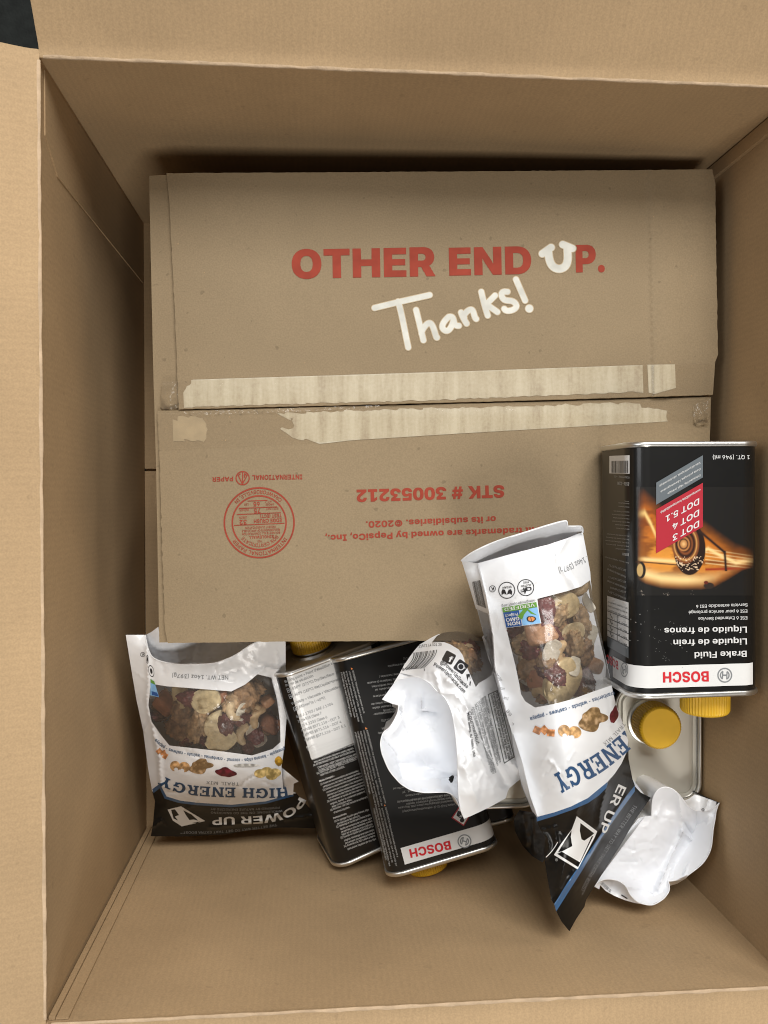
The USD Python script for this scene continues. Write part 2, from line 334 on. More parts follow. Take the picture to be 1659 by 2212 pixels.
# ================================================================== THE OPEN CARTON
RIM, FLOOR = 0.295, 0.0
rim_px = np.array([(84, 122), (1742, 190), (1709, 2127), (98, 2209)], float)      # back left, back right, front right, front left
R4 = at(rim_px[:, 0], rim_px[:, 1], RIM)
carton = thing('open_carton', 'large brown corrugated carton standing open with its flaps folded out', 'cardboard box', (R4[:, 0].mean(), R4[:, 1].mean(), 0))
T = 0.004
def plate(P4, n, t, sub=None):
    """a board: quad P4 (inner face) thickened by t along n"""
    P4 = np.asarray(P4, float); n = np.asarray(n, float); n = n / np.linalg.norm(n)
    v = np.vstack([P4, P4 + n * t]); h = trimesh.convex.convex_hull(v)
    return h
ctr = R4.mean(0)
wall_mats = ['carton_x', 'carton_y', 'carton_x', 'carton_y']
outs = []
for k in range(4):
    a, b = R4[k], R4[(k + 1) % 4]
    e = b - a; n = np.array([e[1], -e[0], 0]); n /= np.linalg.norm(n)
    if np.dot(n, (a + b) / 2 - ctr) < 0: n = -n
    outs.append(n)
    a0, b0 = a.copy(), b.copy(); a0[2] = b0[2] = FLOOR
    # a gently bowed inner face
    nu, nv = 40, 24
    u, v = np.meshgrid(np.linspace(0, 1, nu), np.linspace(0, 1, nv)); u, v = u.ravel(), v.ravel()
    base = a[None] + e[None] * u[:, None]; base[:, 2] = FLOOR + (RIM - FLOOR) * v
    bow = 0.0035 * np.sin(np.pi * u) * np.sin(np.pi * (0.15 + 0.7 * v)) * (noise(np.column_stack([u * 3, v * 2, np.full(len(u), k + .5)]), 3) - 0.2)
    Pin = base + n * bow[:, None]; Pout = base + n * T
    idx = np.arange(nu * nv).reshape(nv, nu)
    q = np.column_stack([idx[:-1, :-1].ravel(), idx[:-1, 1:].ravel(), idx[1:, 1:].ravel(), idx[1:, :-1].ravel()])
    fin = np.vstack([q[:, [0, 1, 2]], q[:, [0, 2, 3]]]); fout = fin[:, ::-1] + nu * nv
    ring = np.concatenate([idx[0, :], idx[1:, -1], idx[-1, -2::-1], idx[-2:0:-1, 0]]); r2 = np.roll(ring, -1); s = nu * nv
    side = np.vstack([np.column_stack([ring, ring + s, r2]), np.column_stack([r2, ring + s, r2 + s])])
    obj('side_wall', trimesh.Trimesh(np.vstack([Pin, Pout]), np.vstack([fin, fout, side]), process=False), M[wall_mats[k]], carton, smooth=40)
# bottom: two flaps meeting in a seam across the carton
B4 = R4.copy(); B4[:, 2] = FLOOR
sm = at(320, 1015, 0.0)[1]
def lerp(a, b, t): return a + (b - a) * t
tl, tr = (sm - B4[3][1]) / (B4[0][1] - B4[3][1]), (sm - B4[2][1]) / (B4[1][1] - B4[2][1])
for lo, hi in ((0.0, -0.002), (0.002, 1.0)):
    if lo == 0: Q = [B4[3], B4[2], lerp(B4[2], B4[1], tr - 0.002), lerp(B4[3], B4[0], tl - 0.002)]
    else: Q = [lerp(B4[3], B4[0], tl + 0.002), lerp(B4[2], B4[1], tr + 0.002), B4[1], B4[0]]
    obj('bottom_flap', plate(Q, (0, 0, -1), 0.004), M['carton_y'], carton)
obj('under_flap', plate(B4 - [0, 0, 0.0045], (0, 0, -1), 0.004), M['carton'], carton)
# folded out top flaps with a rounded crease
def flap(a, b, out, rise, length, end_in=0.0, m='carton', curl=0.0):
    e = b - a; L = np.linalg.norm(e); eu = e / L
    dirv = out * math.cos(rise) + np.array([0, 0, 1]) * math.sin(rise)
    nu, nv = 60, 24; pts = []; bot = []
    nn = np.cross(eu, dirv); nn = nn if nn[2] > 0 else -nn
    for j in range(nv):
        s = length * (j / (nv - 1)) ** 1.6
        for i in range(nu):
            u = i / (nu - 1); ui = end_in / L + u * (1 - 2 * end_in / L)
            wob = 0.0007 * (noise(np.array([[ui * 60, j * .4, 1.2 + L]]), 5)[0] - 0.5) * (1 if j < 4 else 0.4)
            crease = 0.0016 * math.exp(-((s) / 0.0035) ** 2)
            p = a + e * ui + dirv * s + nn * (wob + crease + curl * (s / length) ** 2 + 0.0008)
            pts.append(p); bot.append(p - nn * T)
    idx = np.arange(nu * nv).reshape(nv, nu); s = nu * nv
    q = np.column_stack([idx[:-1, :-1].ravel(), idx[:-1, 1:].ravel(), idx[1:, 1:].ravel(), idx[1:, :-1].ravel()])
    fin = np.vstack([q[:, [0, 1, 2]], q[:, [0, 2, 3]]])
    ring = np.concatenate([idx[0, :], idx[1:, -1], idx[-1, -2::-1], idx[-2:0:-1, 0]]); r2 = np.roll(ring, -1)
    side = np.vstack([np.column_stack([ring, ring + s, r2]), np.column_stack([r2, ring + s, r2 + s])])
    return trimesh.Trimesh(np.vstack([pts, bot]), np.vstack([fin, fin[:, ::-1] + s, side]), process=False)
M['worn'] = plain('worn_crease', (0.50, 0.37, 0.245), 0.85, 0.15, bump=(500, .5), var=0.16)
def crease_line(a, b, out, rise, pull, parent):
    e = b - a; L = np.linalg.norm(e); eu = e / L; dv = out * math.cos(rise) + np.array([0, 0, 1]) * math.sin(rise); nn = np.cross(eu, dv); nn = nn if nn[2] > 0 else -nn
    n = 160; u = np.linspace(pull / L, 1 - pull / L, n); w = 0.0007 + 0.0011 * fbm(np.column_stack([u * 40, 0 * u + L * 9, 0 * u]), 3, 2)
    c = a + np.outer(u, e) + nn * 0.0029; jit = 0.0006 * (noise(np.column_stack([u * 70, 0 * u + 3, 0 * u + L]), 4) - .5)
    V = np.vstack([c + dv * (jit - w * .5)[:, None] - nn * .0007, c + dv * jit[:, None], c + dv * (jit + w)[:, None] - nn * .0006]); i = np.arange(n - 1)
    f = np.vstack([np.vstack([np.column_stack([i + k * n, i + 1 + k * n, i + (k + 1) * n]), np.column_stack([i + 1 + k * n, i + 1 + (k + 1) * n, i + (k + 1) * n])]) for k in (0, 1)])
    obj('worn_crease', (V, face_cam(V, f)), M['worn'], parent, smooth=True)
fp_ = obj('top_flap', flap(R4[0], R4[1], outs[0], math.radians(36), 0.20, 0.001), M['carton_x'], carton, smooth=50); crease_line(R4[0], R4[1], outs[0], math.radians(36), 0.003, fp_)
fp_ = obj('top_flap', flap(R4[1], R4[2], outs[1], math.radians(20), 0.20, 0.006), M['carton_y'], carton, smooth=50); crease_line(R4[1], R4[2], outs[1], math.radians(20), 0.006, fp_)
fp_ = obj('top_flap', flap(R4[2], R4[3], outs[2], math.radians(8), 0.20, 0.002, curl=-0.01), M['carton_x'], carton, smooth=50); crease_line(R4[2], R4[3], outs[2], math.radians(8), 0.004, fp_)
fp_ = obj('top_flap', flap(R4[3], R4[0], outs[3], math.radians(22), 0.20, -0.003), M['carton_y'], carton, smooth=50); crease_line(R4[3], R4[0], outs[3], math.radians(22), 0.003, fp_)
# glued joint tab on the left wall by the back corner
wl = outs[3]; back = (R4[0] - R4[3]) / np.linalg.norm(R4[0] - R4[3])
def on_left(s, z, off=0.0): # s metres from the back corner along the left wall
    p = R4[0] - back * s; p = p.copy(); p[2] = z; return p - wl * off
tab2 = [on_left(0.003, 0.286, 0.0006), on_left(0.041, 0.286, 0.0006), on_left(0.056, 0.262, 0.0006), on_left(0.056, 0.006, 0.0006), on_left(0.003, 0.006, 0.0006)]
obj('glue_tab', trimesh.convex.convex_hull(np.vstack([tab2, np.array(tab2) + wl * 0.0009])), M['carton_y'], carton)
# thin crease strips where the left and front walls meet
for k, w in enumerate((0.006, 0.012)):
    f = -outs[2]; side = -wl
    p = R4[3]; q = []
    for z in (0.002, RIM - 0.0015):
        for dx in (0.0015 + 0.004 * k, 0.0015 + 0.004 * k + w * .6):
            b = p + side * dx + f * 0.0005; b = b.copy(); b[2] = z; q += [b, b + f * (0.0020 - 0.0009 * k)]
    obj('corner_crease', trimesh.convex.convex_hull(np.array(q)), M['carton'], carton)
# crease by the right back corner
q = []
for z in (0.002, RIM - 0.004):
    for s in (0.001, 0.011):
        b = R4[1] - back * s; b = b.copy(); b[2] = z; q += [b, b - outs[1] * 0.003]
obj('corner_crease', trimesh.convex.convex_hull(np.array(q)), M['carton'], carton)

# ================================================================== THE PRINTED BOX INSIDE
PZ = 0.200
z1 = crop(1000, 800, 1.106); z8 = crop(500, 1350, 2.0738); zt = crop(800, 1800, 1.185); zs = crop(850, 1880, 4.74); zr = crop(2250, 400, 1.58)
body_px = np.array([(323, 381), (1541, 376), (1528, 1384), (344, 1389)], float)
c4 = at(body_px[:, 0], body_px[:, 1], PZ - 0.004)
pbox = thing('printed_shipping_box', 'closed brown shipping box with red and white printing and tape across the middle', 'cardboard box', (c4[:, 0].mean(), c4[:, 1].mean(), 0))
cc = c4.mean(0)
for k in range(4):
    a, b = c4[k].copy(), c4[(k + 1) % 4]; a0, b0 = a.copy(), b.copy(); a0[2] = b0[2] = 0.0006; a[2] -= 0.003 + 0.0004 * k; b = b.copy(); b[2] = a[2]
    n = np.array([(b - a)[1], -(b - a)[0], 0]); n = n if n.dot((a + b) / 2 - cc) < 0 else -n
    obj('side_wall', plate([a, b, b0, a0], n, 0.003), M['kraft'], pbox)
def wob(seed, amp=0.0011):
    def f(px, py): return amp * (fbm(np.stack([np.asarray(px) / 170, np.asarray(py) / 170, np.full(np.shape(px), seed * 3.1)], -1), 3, seed) - 0.5)
    return f
w_a, w_b, w_c = wob(1), wob(2), wob(3)
sstep = lambda x: np.clip(x, 0, 1) ** 2 * (3 - 2 * np.clip(x, 0, 1))
def z_back(px, py):
    r = PZ + w_a(px, py)
    lx = 1395 + (np.asarray(py) - 400) * 0.022
    r = r + 0.0016 * sstep((np.asarray(px) - lx) / 12) - 0.0012 * sstep((np.asarray(px) - lx - 30) / 60)
    r = r + 0.0012 * sstep((np.asarray(py) - 800) / 70)
    return r
def z_front(px, py): return PZ - 0.0004 + w_b(px, py) - 0.0007 * sstep((900 - np.asarray(py)) / 30)
def z_under(px, py): return PZ - 0.0045 + w_c(px, py)
def ragged(pts, amp, seed, step=6):
    p = shapely.segmentize(LineString(pts), step); q = np.array(p.coords)
    return q + amp * (noise(np.column_stack([q / 9.0, np.full(len(q), seed)]), seed)[:, None] - 0.5) * np.array([1.0, 0.8])
def slab(name, poly, zf, t, m, parent, step=9):
    q, tr_ = tri_px(poly, step); P = at(q[:, 0], q[:, 1], zf(q[:, 0], q[:, 1])); N = fnormals(q, zf)
    tr_ = face_cam(P, tr_); n = len(P)
    ring = np.array(shapely.segmentize(poly, step).exterior.coords)[:-1]
    S = at(ring[:, 0], ring[:, 1], zf(ring[:, 0], ring[:, 1])); Bt = S - [0, 0, t]; k = len(S); i = np.arange(k); j = (i + 1) % k
    sd = np.vstack([np.column_stack([i, i + k, j]), np.column_stack([j, i + k, j + k])])
    p = obj(name, (P, tr_), m, parent, normals=N)
    obj('cut_edge', trimesh.Trimesh(np.vstack([S, Bt]), sd, process=False), M['edge'], p)
    return p
seam_b = np.array([(385, 884), (700, 876), (1100, 866), (1537, 853)], float)
back_poly = Polygon(np.vstack([ragged([(360, 374), (900, 371), (1539, 366)], 1.5, 1), ragged([(1545, 396), (1548, 600), (1551, 765)], 1.5, 2), [(1545, 782), (1540, 852)], ragged(seam_b[::-1], 1.5, 3), ragged([(386, 884), (379, 700), (371, 540), (366, 440)], 2, 4)]))
front_poly = Polygon(np.vstack([ragged([(341, 887.5), (700, 879), (1100, 869.5), (1536, 857.5)], 1.2, 5), ragged([(1532, 1000), (1527, 1385)], 1.5, 6), ragged([(1300, 1385), (900, 1384), (600, 1386), (362, 1389)], 1.5, 7), ragged([(356, 1360), (351, 1200), (345, 1000), (341, 900)], 3, 8)]))
under_poly = Polygon([(322, 380), (345, 378), (700, 378), (700, 1380), (344, 1388), (337, 1000), (331, 800)])
top_back = slab('top_flap', back_poly, z_back, 0.003, M['kraft'], pbox)
top_front = slab('top_flap', front_poly, z_front, 0.003, M['kraft'], pbox)
slab('inner_flap', under_poly, z_under, 0.003, M['kraft'], pbox, 12)
slab('inner_flap', Polygon([(1100, 385), (1538, 377), (1526, 1380), (1100, 1380)]), z_under, 0.003, M['kraft'], pbox, 12)
# tape with the hazy stripes that show where it lifted the paper
tape_poly_a = Polygon([(352, 824), (1000, 804), (1458, 787), (1475, 786), (1537, 785), (1537, 851), (1100, 864), (386, 882), (345, 884)])
tape_poly_b = Polygon([(341, 893), (700, 884.5), (1100, 874.5), (1535, 862), (1531, 924), (1440, 909), (690, 955), (560, 962), (342, 972)])
tp = patch('tape', tape_poly_a, z_back, M['tape'], pbox, 8, 0.0006)
patch('tape', tape_poly_b, z_front, M['tape'], pbox, 8, 0.0006)
def fray(poly, seed, amp=9):
    p = shapely.segmentize(poly, 3); q = np.array(p.exterior.coords)[:-1]
    return q, amp * (fbm(np.column_stack([q / 14, np.full(len(q), seed)]), 3, seed) - 0.5)
pa = Polygon(np.vstack([[(418, 820), (1000, 802), (1395, 788)], [(1458, 787), (1460, 838)], ragged([(1412, 850), (1380, 846), (1000, 862), (700, 871), (470, 877), (396, 880)], 5, 11), ragged([(398, 850), (414, 822)], 8, 12)]))
decal('hazy_stripe', pa.difference(Polygon([(1388, 780), (1398, 780), (1402, 860), (1390, 860)])).buffer(0), z_back, M['peel'], tp, 0.00035, flat=False, step=10)
pb = Polygon(np.vstack([ragged([(600, 893), (800, 886), (1100, 878), (1380, 870)], 8, 13), ragged([(1385, 880), (1440, 886), (1440, 908)], 6, 14), [(1000, 936), (760, 951)], ragged([(690, 955), (640, 950), (610, 930), (640, 910), (596, 893)], 16, 16)])).buffer(0)
holes = shapely.union_all([Point(*p).buffer(r) for p, r in zip(np.column_stack([rng.uniform(560, 730, 40), rng.uniform(895, 955, 40)]), rng.uniform(1, 5, 40))])
decal('hazy_stripe', pb, z_front, M['peel'], tp, 0.00035, flat=False, step=10)
pc = Polygon(ragged([(372, 905), (410, 899), (440, 905), (452, 930), (440, 955), (392, 952), (370, 960)], 14, 17)).buffer(0)
M['pale'] = plain('pale_tape', (0.355, 0.275, 0.168), 0.45, 0.4, var=0.12)
decal('hazy_stripe', pc, z_front, M['pale'], tp, 0.00035, flat=False, step=10)
decal('hazy_stripe', Polygon(ragged([(1400, 790), (1410, 789), (1415, 850), (1402, 852)], 4, 18)).buffer(0), z_back, M['label_white'], tp, 0.0005, flat=False, step=10) if 0 else None
# crinkled loose ends of the tape
def crinkle(pts, zf, h, seed):
    P = np.array(pts, float); ctrq = P.mean(0)
    zq = field([(x, y, 0) for x, y in P] + [(*ctrq, h)], amp=0.0022, freq=9, seed=seed)
    patch('tape', Polygon(P), lambda x, y: zf(x, y) + 0.0012 + np.maximum(zq(x, y), -0.0005), M['tape'], pbox, 2.5)
crinkle([(350, 828), (384, 826), (388, 880), (360, 892), (346, 880)], z_under, 0.004, 3)
crinkle([(1497, 875), (1533, 862), (1530, 918), (1500, 920)], z_front, 0.002, 5)
crinkle([(386, 889), (560, 884), (700, 879), (820, 874), (820, 879), (700, 886), (560, 893), (420, 898)], z_front, 0.0018, 8)
# --- printing
other = (lay(text('OTHER', 900, 160), z1(160, 329), z1(793, 318), 63), lay(text('END', 900, 160), z1(843, 316), z1(1214, 308), 60.5), lay(text('P.', 900, 160), z1(1396, 302), z1(1533, 299), 59))
thanks_w = 12.2
th = [[z1(525, 456), z1(640, 428), z1(765, 400)], curve([z1(628, 428), z1(650, 520), z1(664, 590), z1(672, 628)]), curve([z1(706, 465), z1(722, 530), z1(738, 597)]), curve([z1(730, 568), z1(745, 535), z1(765, 522), z1(780, 540), z1(797, 585)]),
      curve([z1(848, 495), z1(826, 520), z1(822, 545), z1(838, 556), z1(858, 540), z1(868, 512)]), curve([z1(848, 495), z1(866, 500), z1(872, 520), z1(892, 534)]), curve([z1(902, 476), z1(912, 500), z1(926, 524)]), curve([z1(916, 500), z1(930, 470), z1(948, 464), z1(958, 482), z1(968, 504)]),
      curve([z1(990, 386), z1(1002, 435), z1(1018, 489)]), [z1(1050, 402), z1(1012, 440), z1(1060, 474)], curve([z1(1104, 386), z1(1078, 398), z1(1090, 420), z1(1128, 428), z1(1143, 448), z1(1124, 466), z1(1090, 460)]), [z1(1141, 332), z1(1181, 424)]]
white = [strokes(th, thanks_w), Point(z1(1199, 459)).buffer(8.4)]
U = strokes([curve([z1(1281, 205), z1(1288, 250), z1(1305, 278), z1(1330, 286), z1(1354, 276), z1(1366, 245), z1(1366, 190)])], 16.5).union(strokes([[z1(1256, 220), z1(1294, 193)], [z1(1345, 180), z1(1386, 197)]], 15.5))
white = shapely.union_all(white + [U])
for o_ in other: decal('red_lettering', o_.buffer(0).difference(U.buffer(2.5)), z_back, M['red'], top_back, 0.0003, flat=False, step=14)
decal('print_halo', white.buffer(1.6), z_back, M['halo'], top_back, 0.00035, flat=False, step=14)
decal('white_lettering', white, z_back, M['white_ink'], top_back, 0.0004, flat=False, step=14)
lines = [lay(text('STK # 30053212', 900, 120), zt(1407, 130), zt(712, 152), 27), lay(text('or its subsidiaries. ©2020.', 800, 90), zt(1367, 275), zt(757, 300), 13.6), lay(text('All trademarks are owned by PepsiCo, Inc.,', 800, 90), zt(1568, 325), zt(567, 364), 13.6),
         lay(text('INTERNATIONAL', 750, 80), zt(463, 81), zt(228, 84), 10.2), lay(text('PAPER', 750, 80), zt(141, 91), zt(42, 94), 9.4)]
C0 = zt(184, 98)
lines += [Point(C0).buffer(15.4).difference(Point(C0).buffer(12.9)), strokes([[C0 + (-0.5, 13), C0 + (-9.5, -6), C0 + (-5, -9)], [C0 + (-0.5, 13), C0 + (9.5, -6), C0 + (4, -9.5), C0 + (4, -2)], [C0 + (0, 13), C0 + (0, -12)]], 2.1)]
# the round certificate stamp, drawn upright and turned by half a turn
def arc_text(s, r, a0, a1, h, wt, inward=False):
    a = np.linspace(math.radians(a0), math.radians(a1), 40); pts = np.column_stack([r * np.cos(a), -r * np.sin(a)])
    return shapely.transform(bend(text(s, wt, 60), pts * 100, h * 100), lambda q: q / 100 * [1, -1])
L = lambda s, x0, x1, y, h, wt=500: affinity.affine_transform(text(s, wt, 60)[0], [(x1 - x0) / text(s, wt, 60)[1], 0, 0, h, x0, y])
seal = [Point(0, 0).buffer(1, 48).difference(Point(0, 0).buffer(0.955, 48)), Point(0, 0).buffer(0.775, 48).difference(Point(0, 0).buffer(0.733, 48)),
        arc_text('INTERNATIONAL PAPER', 0.815, 148, 32, 0.10, 500), arc_text('CRAWFORDSVILLE, IN', 0.915, 222, 318, 0.095, 500), arc_text('BOX CERTIFICATE', 0.585, 142, 38, 0.095, 500),
        L('THIS', -.07, .07, .49, .06), L('SINGLEWALL', -.40, .31, .36, .08, 600), L('BOX MEETS ALL CONSTRUCTION', -.58, .50, .27, .06), L('REQUIREMENTS OF APPLICABLE', -.58, .50, .185, .06), L('FREIGHT CLASSIFICATION', -.46, .40, .10, .06),
        L('EDGE CRUSH', -.64, .155, -.10, .105, 700), L('TEST (ECT)', -.64, -.03, -.225, .095, 700), L('32', .34, .56, -.10, .125, 700), L('LBS/IN', .33, .56, -.195, .06), L('SIZE LIMIT', -.56, -.21, -.41, .06), L('75', -.06, .14, -.40, .125, 700), L('INCHES', .27, .54, -.41, .065),
        L('GROSS', -.44, -.2, -.53, .055), L('WT LT', -.38, -.18, -.605, .05), L('65', -.05, .15, -.585, .12, 700), L('LBS', .27, .40, -.555, .06)]
seal += [LineString([(x0, y), (x1, y)]).buffer(0.011) for x0, x1, y in ((-.70, .70, .045), (-.61, .61, -.255), (-.51, .54, -.425), (-.25, .29, -.62))]
th_ = math.radians(177.5); ca, sa = math.cos(th_), math.sin(th_); S0 = zs(808, 845)
seal = affinity.affine_transform(multi(*seal), [77 * ca, 77 * sa, 77 * sa, -77 * ca, S0[0], S0[1]])
for o_ in lines: decal('red_lettering', o_, z_front, M['red'], top_front, 0.0003, flat=False, step=14)
decal('red_stamp', seal, z_front, M['red'], top_front, 0.0003, flat=True)
# dark flecks in the paper
fp, ff = [], []
for (zf, poly, par, n) in ((z_back, back_poly, top_back, 26), (z_front, front_poly, top_front, 34)):
    x0, y0, x1, y1 = poly.bounds; g = []
    while len(g) < n:
        p = rng.uniform((x0, y0), (x1, y1))
        if poly.buffer(-6).contains(Point(p)): g.append(affinity.rotate(affinity.scale(Point(p).buffer(rng.choice([0.6, 0.9, 1.3], p=[.5, .35, .15]), 3), 1.3, 0.8), rng.uniform(0, 180)))
    tag(decal('paper_fleck', multi(*g), zf, M['edge'], par, 0.00025), kind='stuff')

# ================================================================== BRAKE FLUID CANS
W_, D_, H_, RAD = 0.088, 0.066, 0.170, 0.013
def section(off=0.0, n=10):
    """rounded rectangle (u, n) outline; u along the width, n from the printed face inward"""
    r = RAD + off; hw = W_ / 2; pts = []
    for cu, cn, a0 in ((hw - RAD, -RAD, 90), (-hw + RAD, -RAD, 180), (-hw + RAD, -D_ + RAD, 270), (hw - RAD, -D_ + RAD, 0)):
        a_ = np.radians(np.linspace(a0, a0 - 90, n) if 0 else np.linspace(a0 - 90 if cu > 0 and cn == -RAD else a0 - 90, a0, n))
        pts.append((cu, cn, a0))
    out = []
    for cu, cn, q0 in ((hw - RAD, -RAD, 0), (-hw + RAD, -RAD, 90), (-hw + RAD, -D_ + RAD, 180), (hw - RAD, -D_ + RAD, 270)):
        t = np.radians(np.linspace(q0, q0 + 90, n)); out += [(cu + r * math.cos(x), cn + r * math.sin(x)) for x in t]
    return np.array(out)
def loft(levels):
    """levels: list of (outline, l); outlines share their point count"""
    V = np.vstack([np.column_stack([o[:, 0], o[:, 1], np.full(len(o), l)]) for o, l in levels]); n = len(levels[0][0]); F_ = []
    for k in range(len(levels) - 1):
        i = np.arange(n); j = (i + 1) % n
        F_ += [np.column_stack([i, j, j + n]) + k * n, np.column_stack([i, j + n, i + n]) + k * n]
    return V, np.vstack(F_)
def fan(o, l, up=True):
    V = np.vstack([np.column_stack([o[:, 0], o[:, 1], np.full(len(o), l)]), [[o[:, 0].mean(), o[:, 1].mean(), l]]]); n = len(o); i = np.arange(n); j = (i + 1) % n
    f = np.column_stack([i, j, np.full(n, n)]); return V, f if up else f[:, ::-1]
def perim(s, off=0.0):
    """point on the can's perimeter; s measured from the middle of the printed face toward +u"""
    hw = W_ / 2 - RAD; sg = np.sign(s) or 1; a = abs(s); r = RAD + off; arc = RAD * math.pi / 2
    if a <= hw: return np.array([s, off])
    if a <= hw + arc: t = (a - hw) / RAD; return np.array([sg * (hw + r * math.sin(t)), -RAD + r * math.cos(t)])
    return np.array([sg * (W_ / 2 + off), -RAD - (a - hw - arc)])
class Can:
    def __init__(s, label, Ob, Oc, tilt_to, cap_u=0.004, group='brake fluid cans', capped=True, cap_n=0.0):
        """Ob: middle of the printed face at the end away from the cap; Oc: toward the cap; tilt_to: a world vector the +u side points along"""
        s.L = (Oc - Ob) / np.linalg.norm(Oc - Ob); u = np.asarray(tilt_to, float); u = u - s.L * u.dot(s.L); s.U = u / np.linalg.norm(u); s.N = np.cross(s.L, s.U)
        s.s = 1.0
        if s.N[2] < -0.2 or (abs(s.N[2]) <= 0.2 and 0): s.N = -s.N
        s.O = Ob; s.hand = np.dot(np.cross(s.U, s.N), s.L)
        base = s.P(0, -D_ / 2, 0)
        s.p = thing('brake_fluid_can', label, 'can', base, group)
        W3 = s.P3
        def part(name, mv, m, parent=None, smooth=35):
            v, f = mv
            if s.hand < 0: f = f[:, ::-1]
            return obj(name, trimesh.Trimesh(W3(v), f, process=False), m, parent or s.p, smooth=smooth)
        sec = section(); b = loft([(section(-0.002), 0.0012), (sec, 0.002), (sec, H_ - 0.002), (section(-0.002), H_ - 0.0012)])
        s.bodymesh = trimesh.Trimesh(W3(b[0]), b[1] if s.hand > 0 else b[1][:, ::-1], process=False)
        s.body = part('body', b, M['black'])
        for l0, sgn, nm in ((0.0, 1, 'bottom_rim'), (H_, -1, 'top_rim')):
            prof = [(-0.0022, 0.0022), (0.0003, 0.0026), (0.0011, 0.0022), (0.0014, 0.0010), (0.0012, -0.0004), (0.0004, -0.0011), (-0.0006, -0.0010), (-0.0014, -0.0002), (-0.0017, 0.0012), (-0.0020, 0.0030)]
            lv = [(section(o), l0 + sgn * z) for o, z in prof]; v, f = loft(lv)
            if sgn < 0: f = f[:, ::-1]
            part(nm, (v, f if sgn < 0 else f[:, ::-1] if 0 else f[:, ::-1]), M['silver'], smooth=60)
            o1, o2 = section(-0.0019), section(-0.0045)
            lv = [(o1, l0 + sgn * 0.003), (o2, l0 + sgn * 0.0032), (section(-0.0058), l0 + sgn * 0.0018), (section(-0.008), l0 + sgn * 0.0016)]
            v1, f1 = loft(lv); v2, f2 = fan(section(-0.008), l0 + sgn * 0.0016)
            if sgn > 0: f1, f2 = f1[:, ::-1], f2[:, ::-1]
            part('end_plate' if sgn > 0 else 'top_plate', (np.vstack([v1, v2]), np.vstack([f1[:, ::-1], f2 + len(v1)])), M['silver_soft'], smooth=40)
        if capped:
            def disc(r, n=96, rib=0.0):
                t = np.linspace(0, 2 * np.pi, n, endpoint=False); rr = r + rib * (np.abs(np.cos(t * 24)) ** 0.6 - 0.6)
                return np.column_stack([cap_u + rr * np.cos(t), -D_ / 2 + cap_n + rr * np.sin(t)])
            v, f = loft([(disc(0.0185), H_ - 0.002), (disc(0.0178), H_ + 0.0005), (disc(0.0150), H_ + 0.0012), (disc(0.0146), H_ + 0.006)]); part('neck', (v, f), M['silver'], smooth=40)
            h0 = H_ + 0.0025; ch = 0.0175
            v, f = loft([(disc(0.0146), h0), (disc(0.0162, 192), h0)][:1] * 0 + [(disc(0.0163, 192), h0), (disc(0.0165, 192), h0 + 0.0012), (disc(0.0163, 192, 0.0009), h0 + 0.0020), (disc(0.0161, 192, 0.0009), h0 + ch - 0.0026), (disc(0.0154, 192, 0.0003), h0 + ch - 0.0008), (disc(0.0142, 192), h0 + ch)])
            v2, f2 = fan(disc(0.0142, 192), h0 + ch); part('screw_cap', (np.vstack([v, v2]), np.vstack([f, f2 + len(v)])), M['yellow'], smooth=50)
        s._z = None
    def P3(s, v): v = np.asarray(v, float); return s.O + v[:, :1] * s.U + v[:, 1:2] * s.N + v[:, 2:3] * s.L
    def P(s, u, n, l): return s.P3(np.array([[u, n, l]]))[0]
    @property
    def z(s):
        if s._z is None: s._z = ray_z(s.bodymesh)
        return s._z
    def face_z(s): return plane_z(s.O, s.N)
    def side_z(s, sg): return plane_z(s.O + sg * s.U * W_ / 2, s.U * sg)
    def strip(s, name, s0, s1, l0, l1, m, n=60, off=0.00018):
        q = np.array([perim(x, off) for x in np.linspace(s0, s1, n)]); V = np.vstack([np.column_stack([q, np.full(n, l)]) for l in (l0, l1)])
        i = np.arange(n - 1); f = np.vstack([np.column_stack([i, i + 1, i + 1 + n]), np.column_stack([i, i + 1 + n, i + n])])
        P = s.P3(V); c = np.cross(P[f[0, 1]] - P[f[0, 0]], P[f[0, 2]] - P[f[0, 0]]); o = s.P(0, -D_ / 2, l0) - P[f[0, 0]]
        if c.dot(o) > 0: f = f[:, ::-1]
        return obj(name, trimesh.Trimesh(P, f, process=False), m, s.body, smooth=60)
    def l_of(s, p):
        zf = plane_z(s.O, s.N); P = at(p[0], p[1], float(zf(np.array([p[0]]), np.array([p[1]]))[0])); return float((P - s.O) @ s.L), float((P - s.O) @ s.U)
    def mm(s, poly, off=0.0):
        """shapes given in metres on the printed face (u, l) as picture-plane shapes"""
        return shapely.transform(poly, lambda q: pix(s.P3(np.column_stack([q[:, 0], np.zeros(len(q)), q[:, 1]]))))
def solve_len(pb, pc, zb, zc_guess=None, H=H_):
    """height at pc that makes the can its real length"""
    A = at(*pb, zb); zz = np.linspace(0.02, 0.4, 1500); Ls = np.linalg.norm(at(pc[0], pc[1], zz) - A, axis=1)
    return zz, Ls

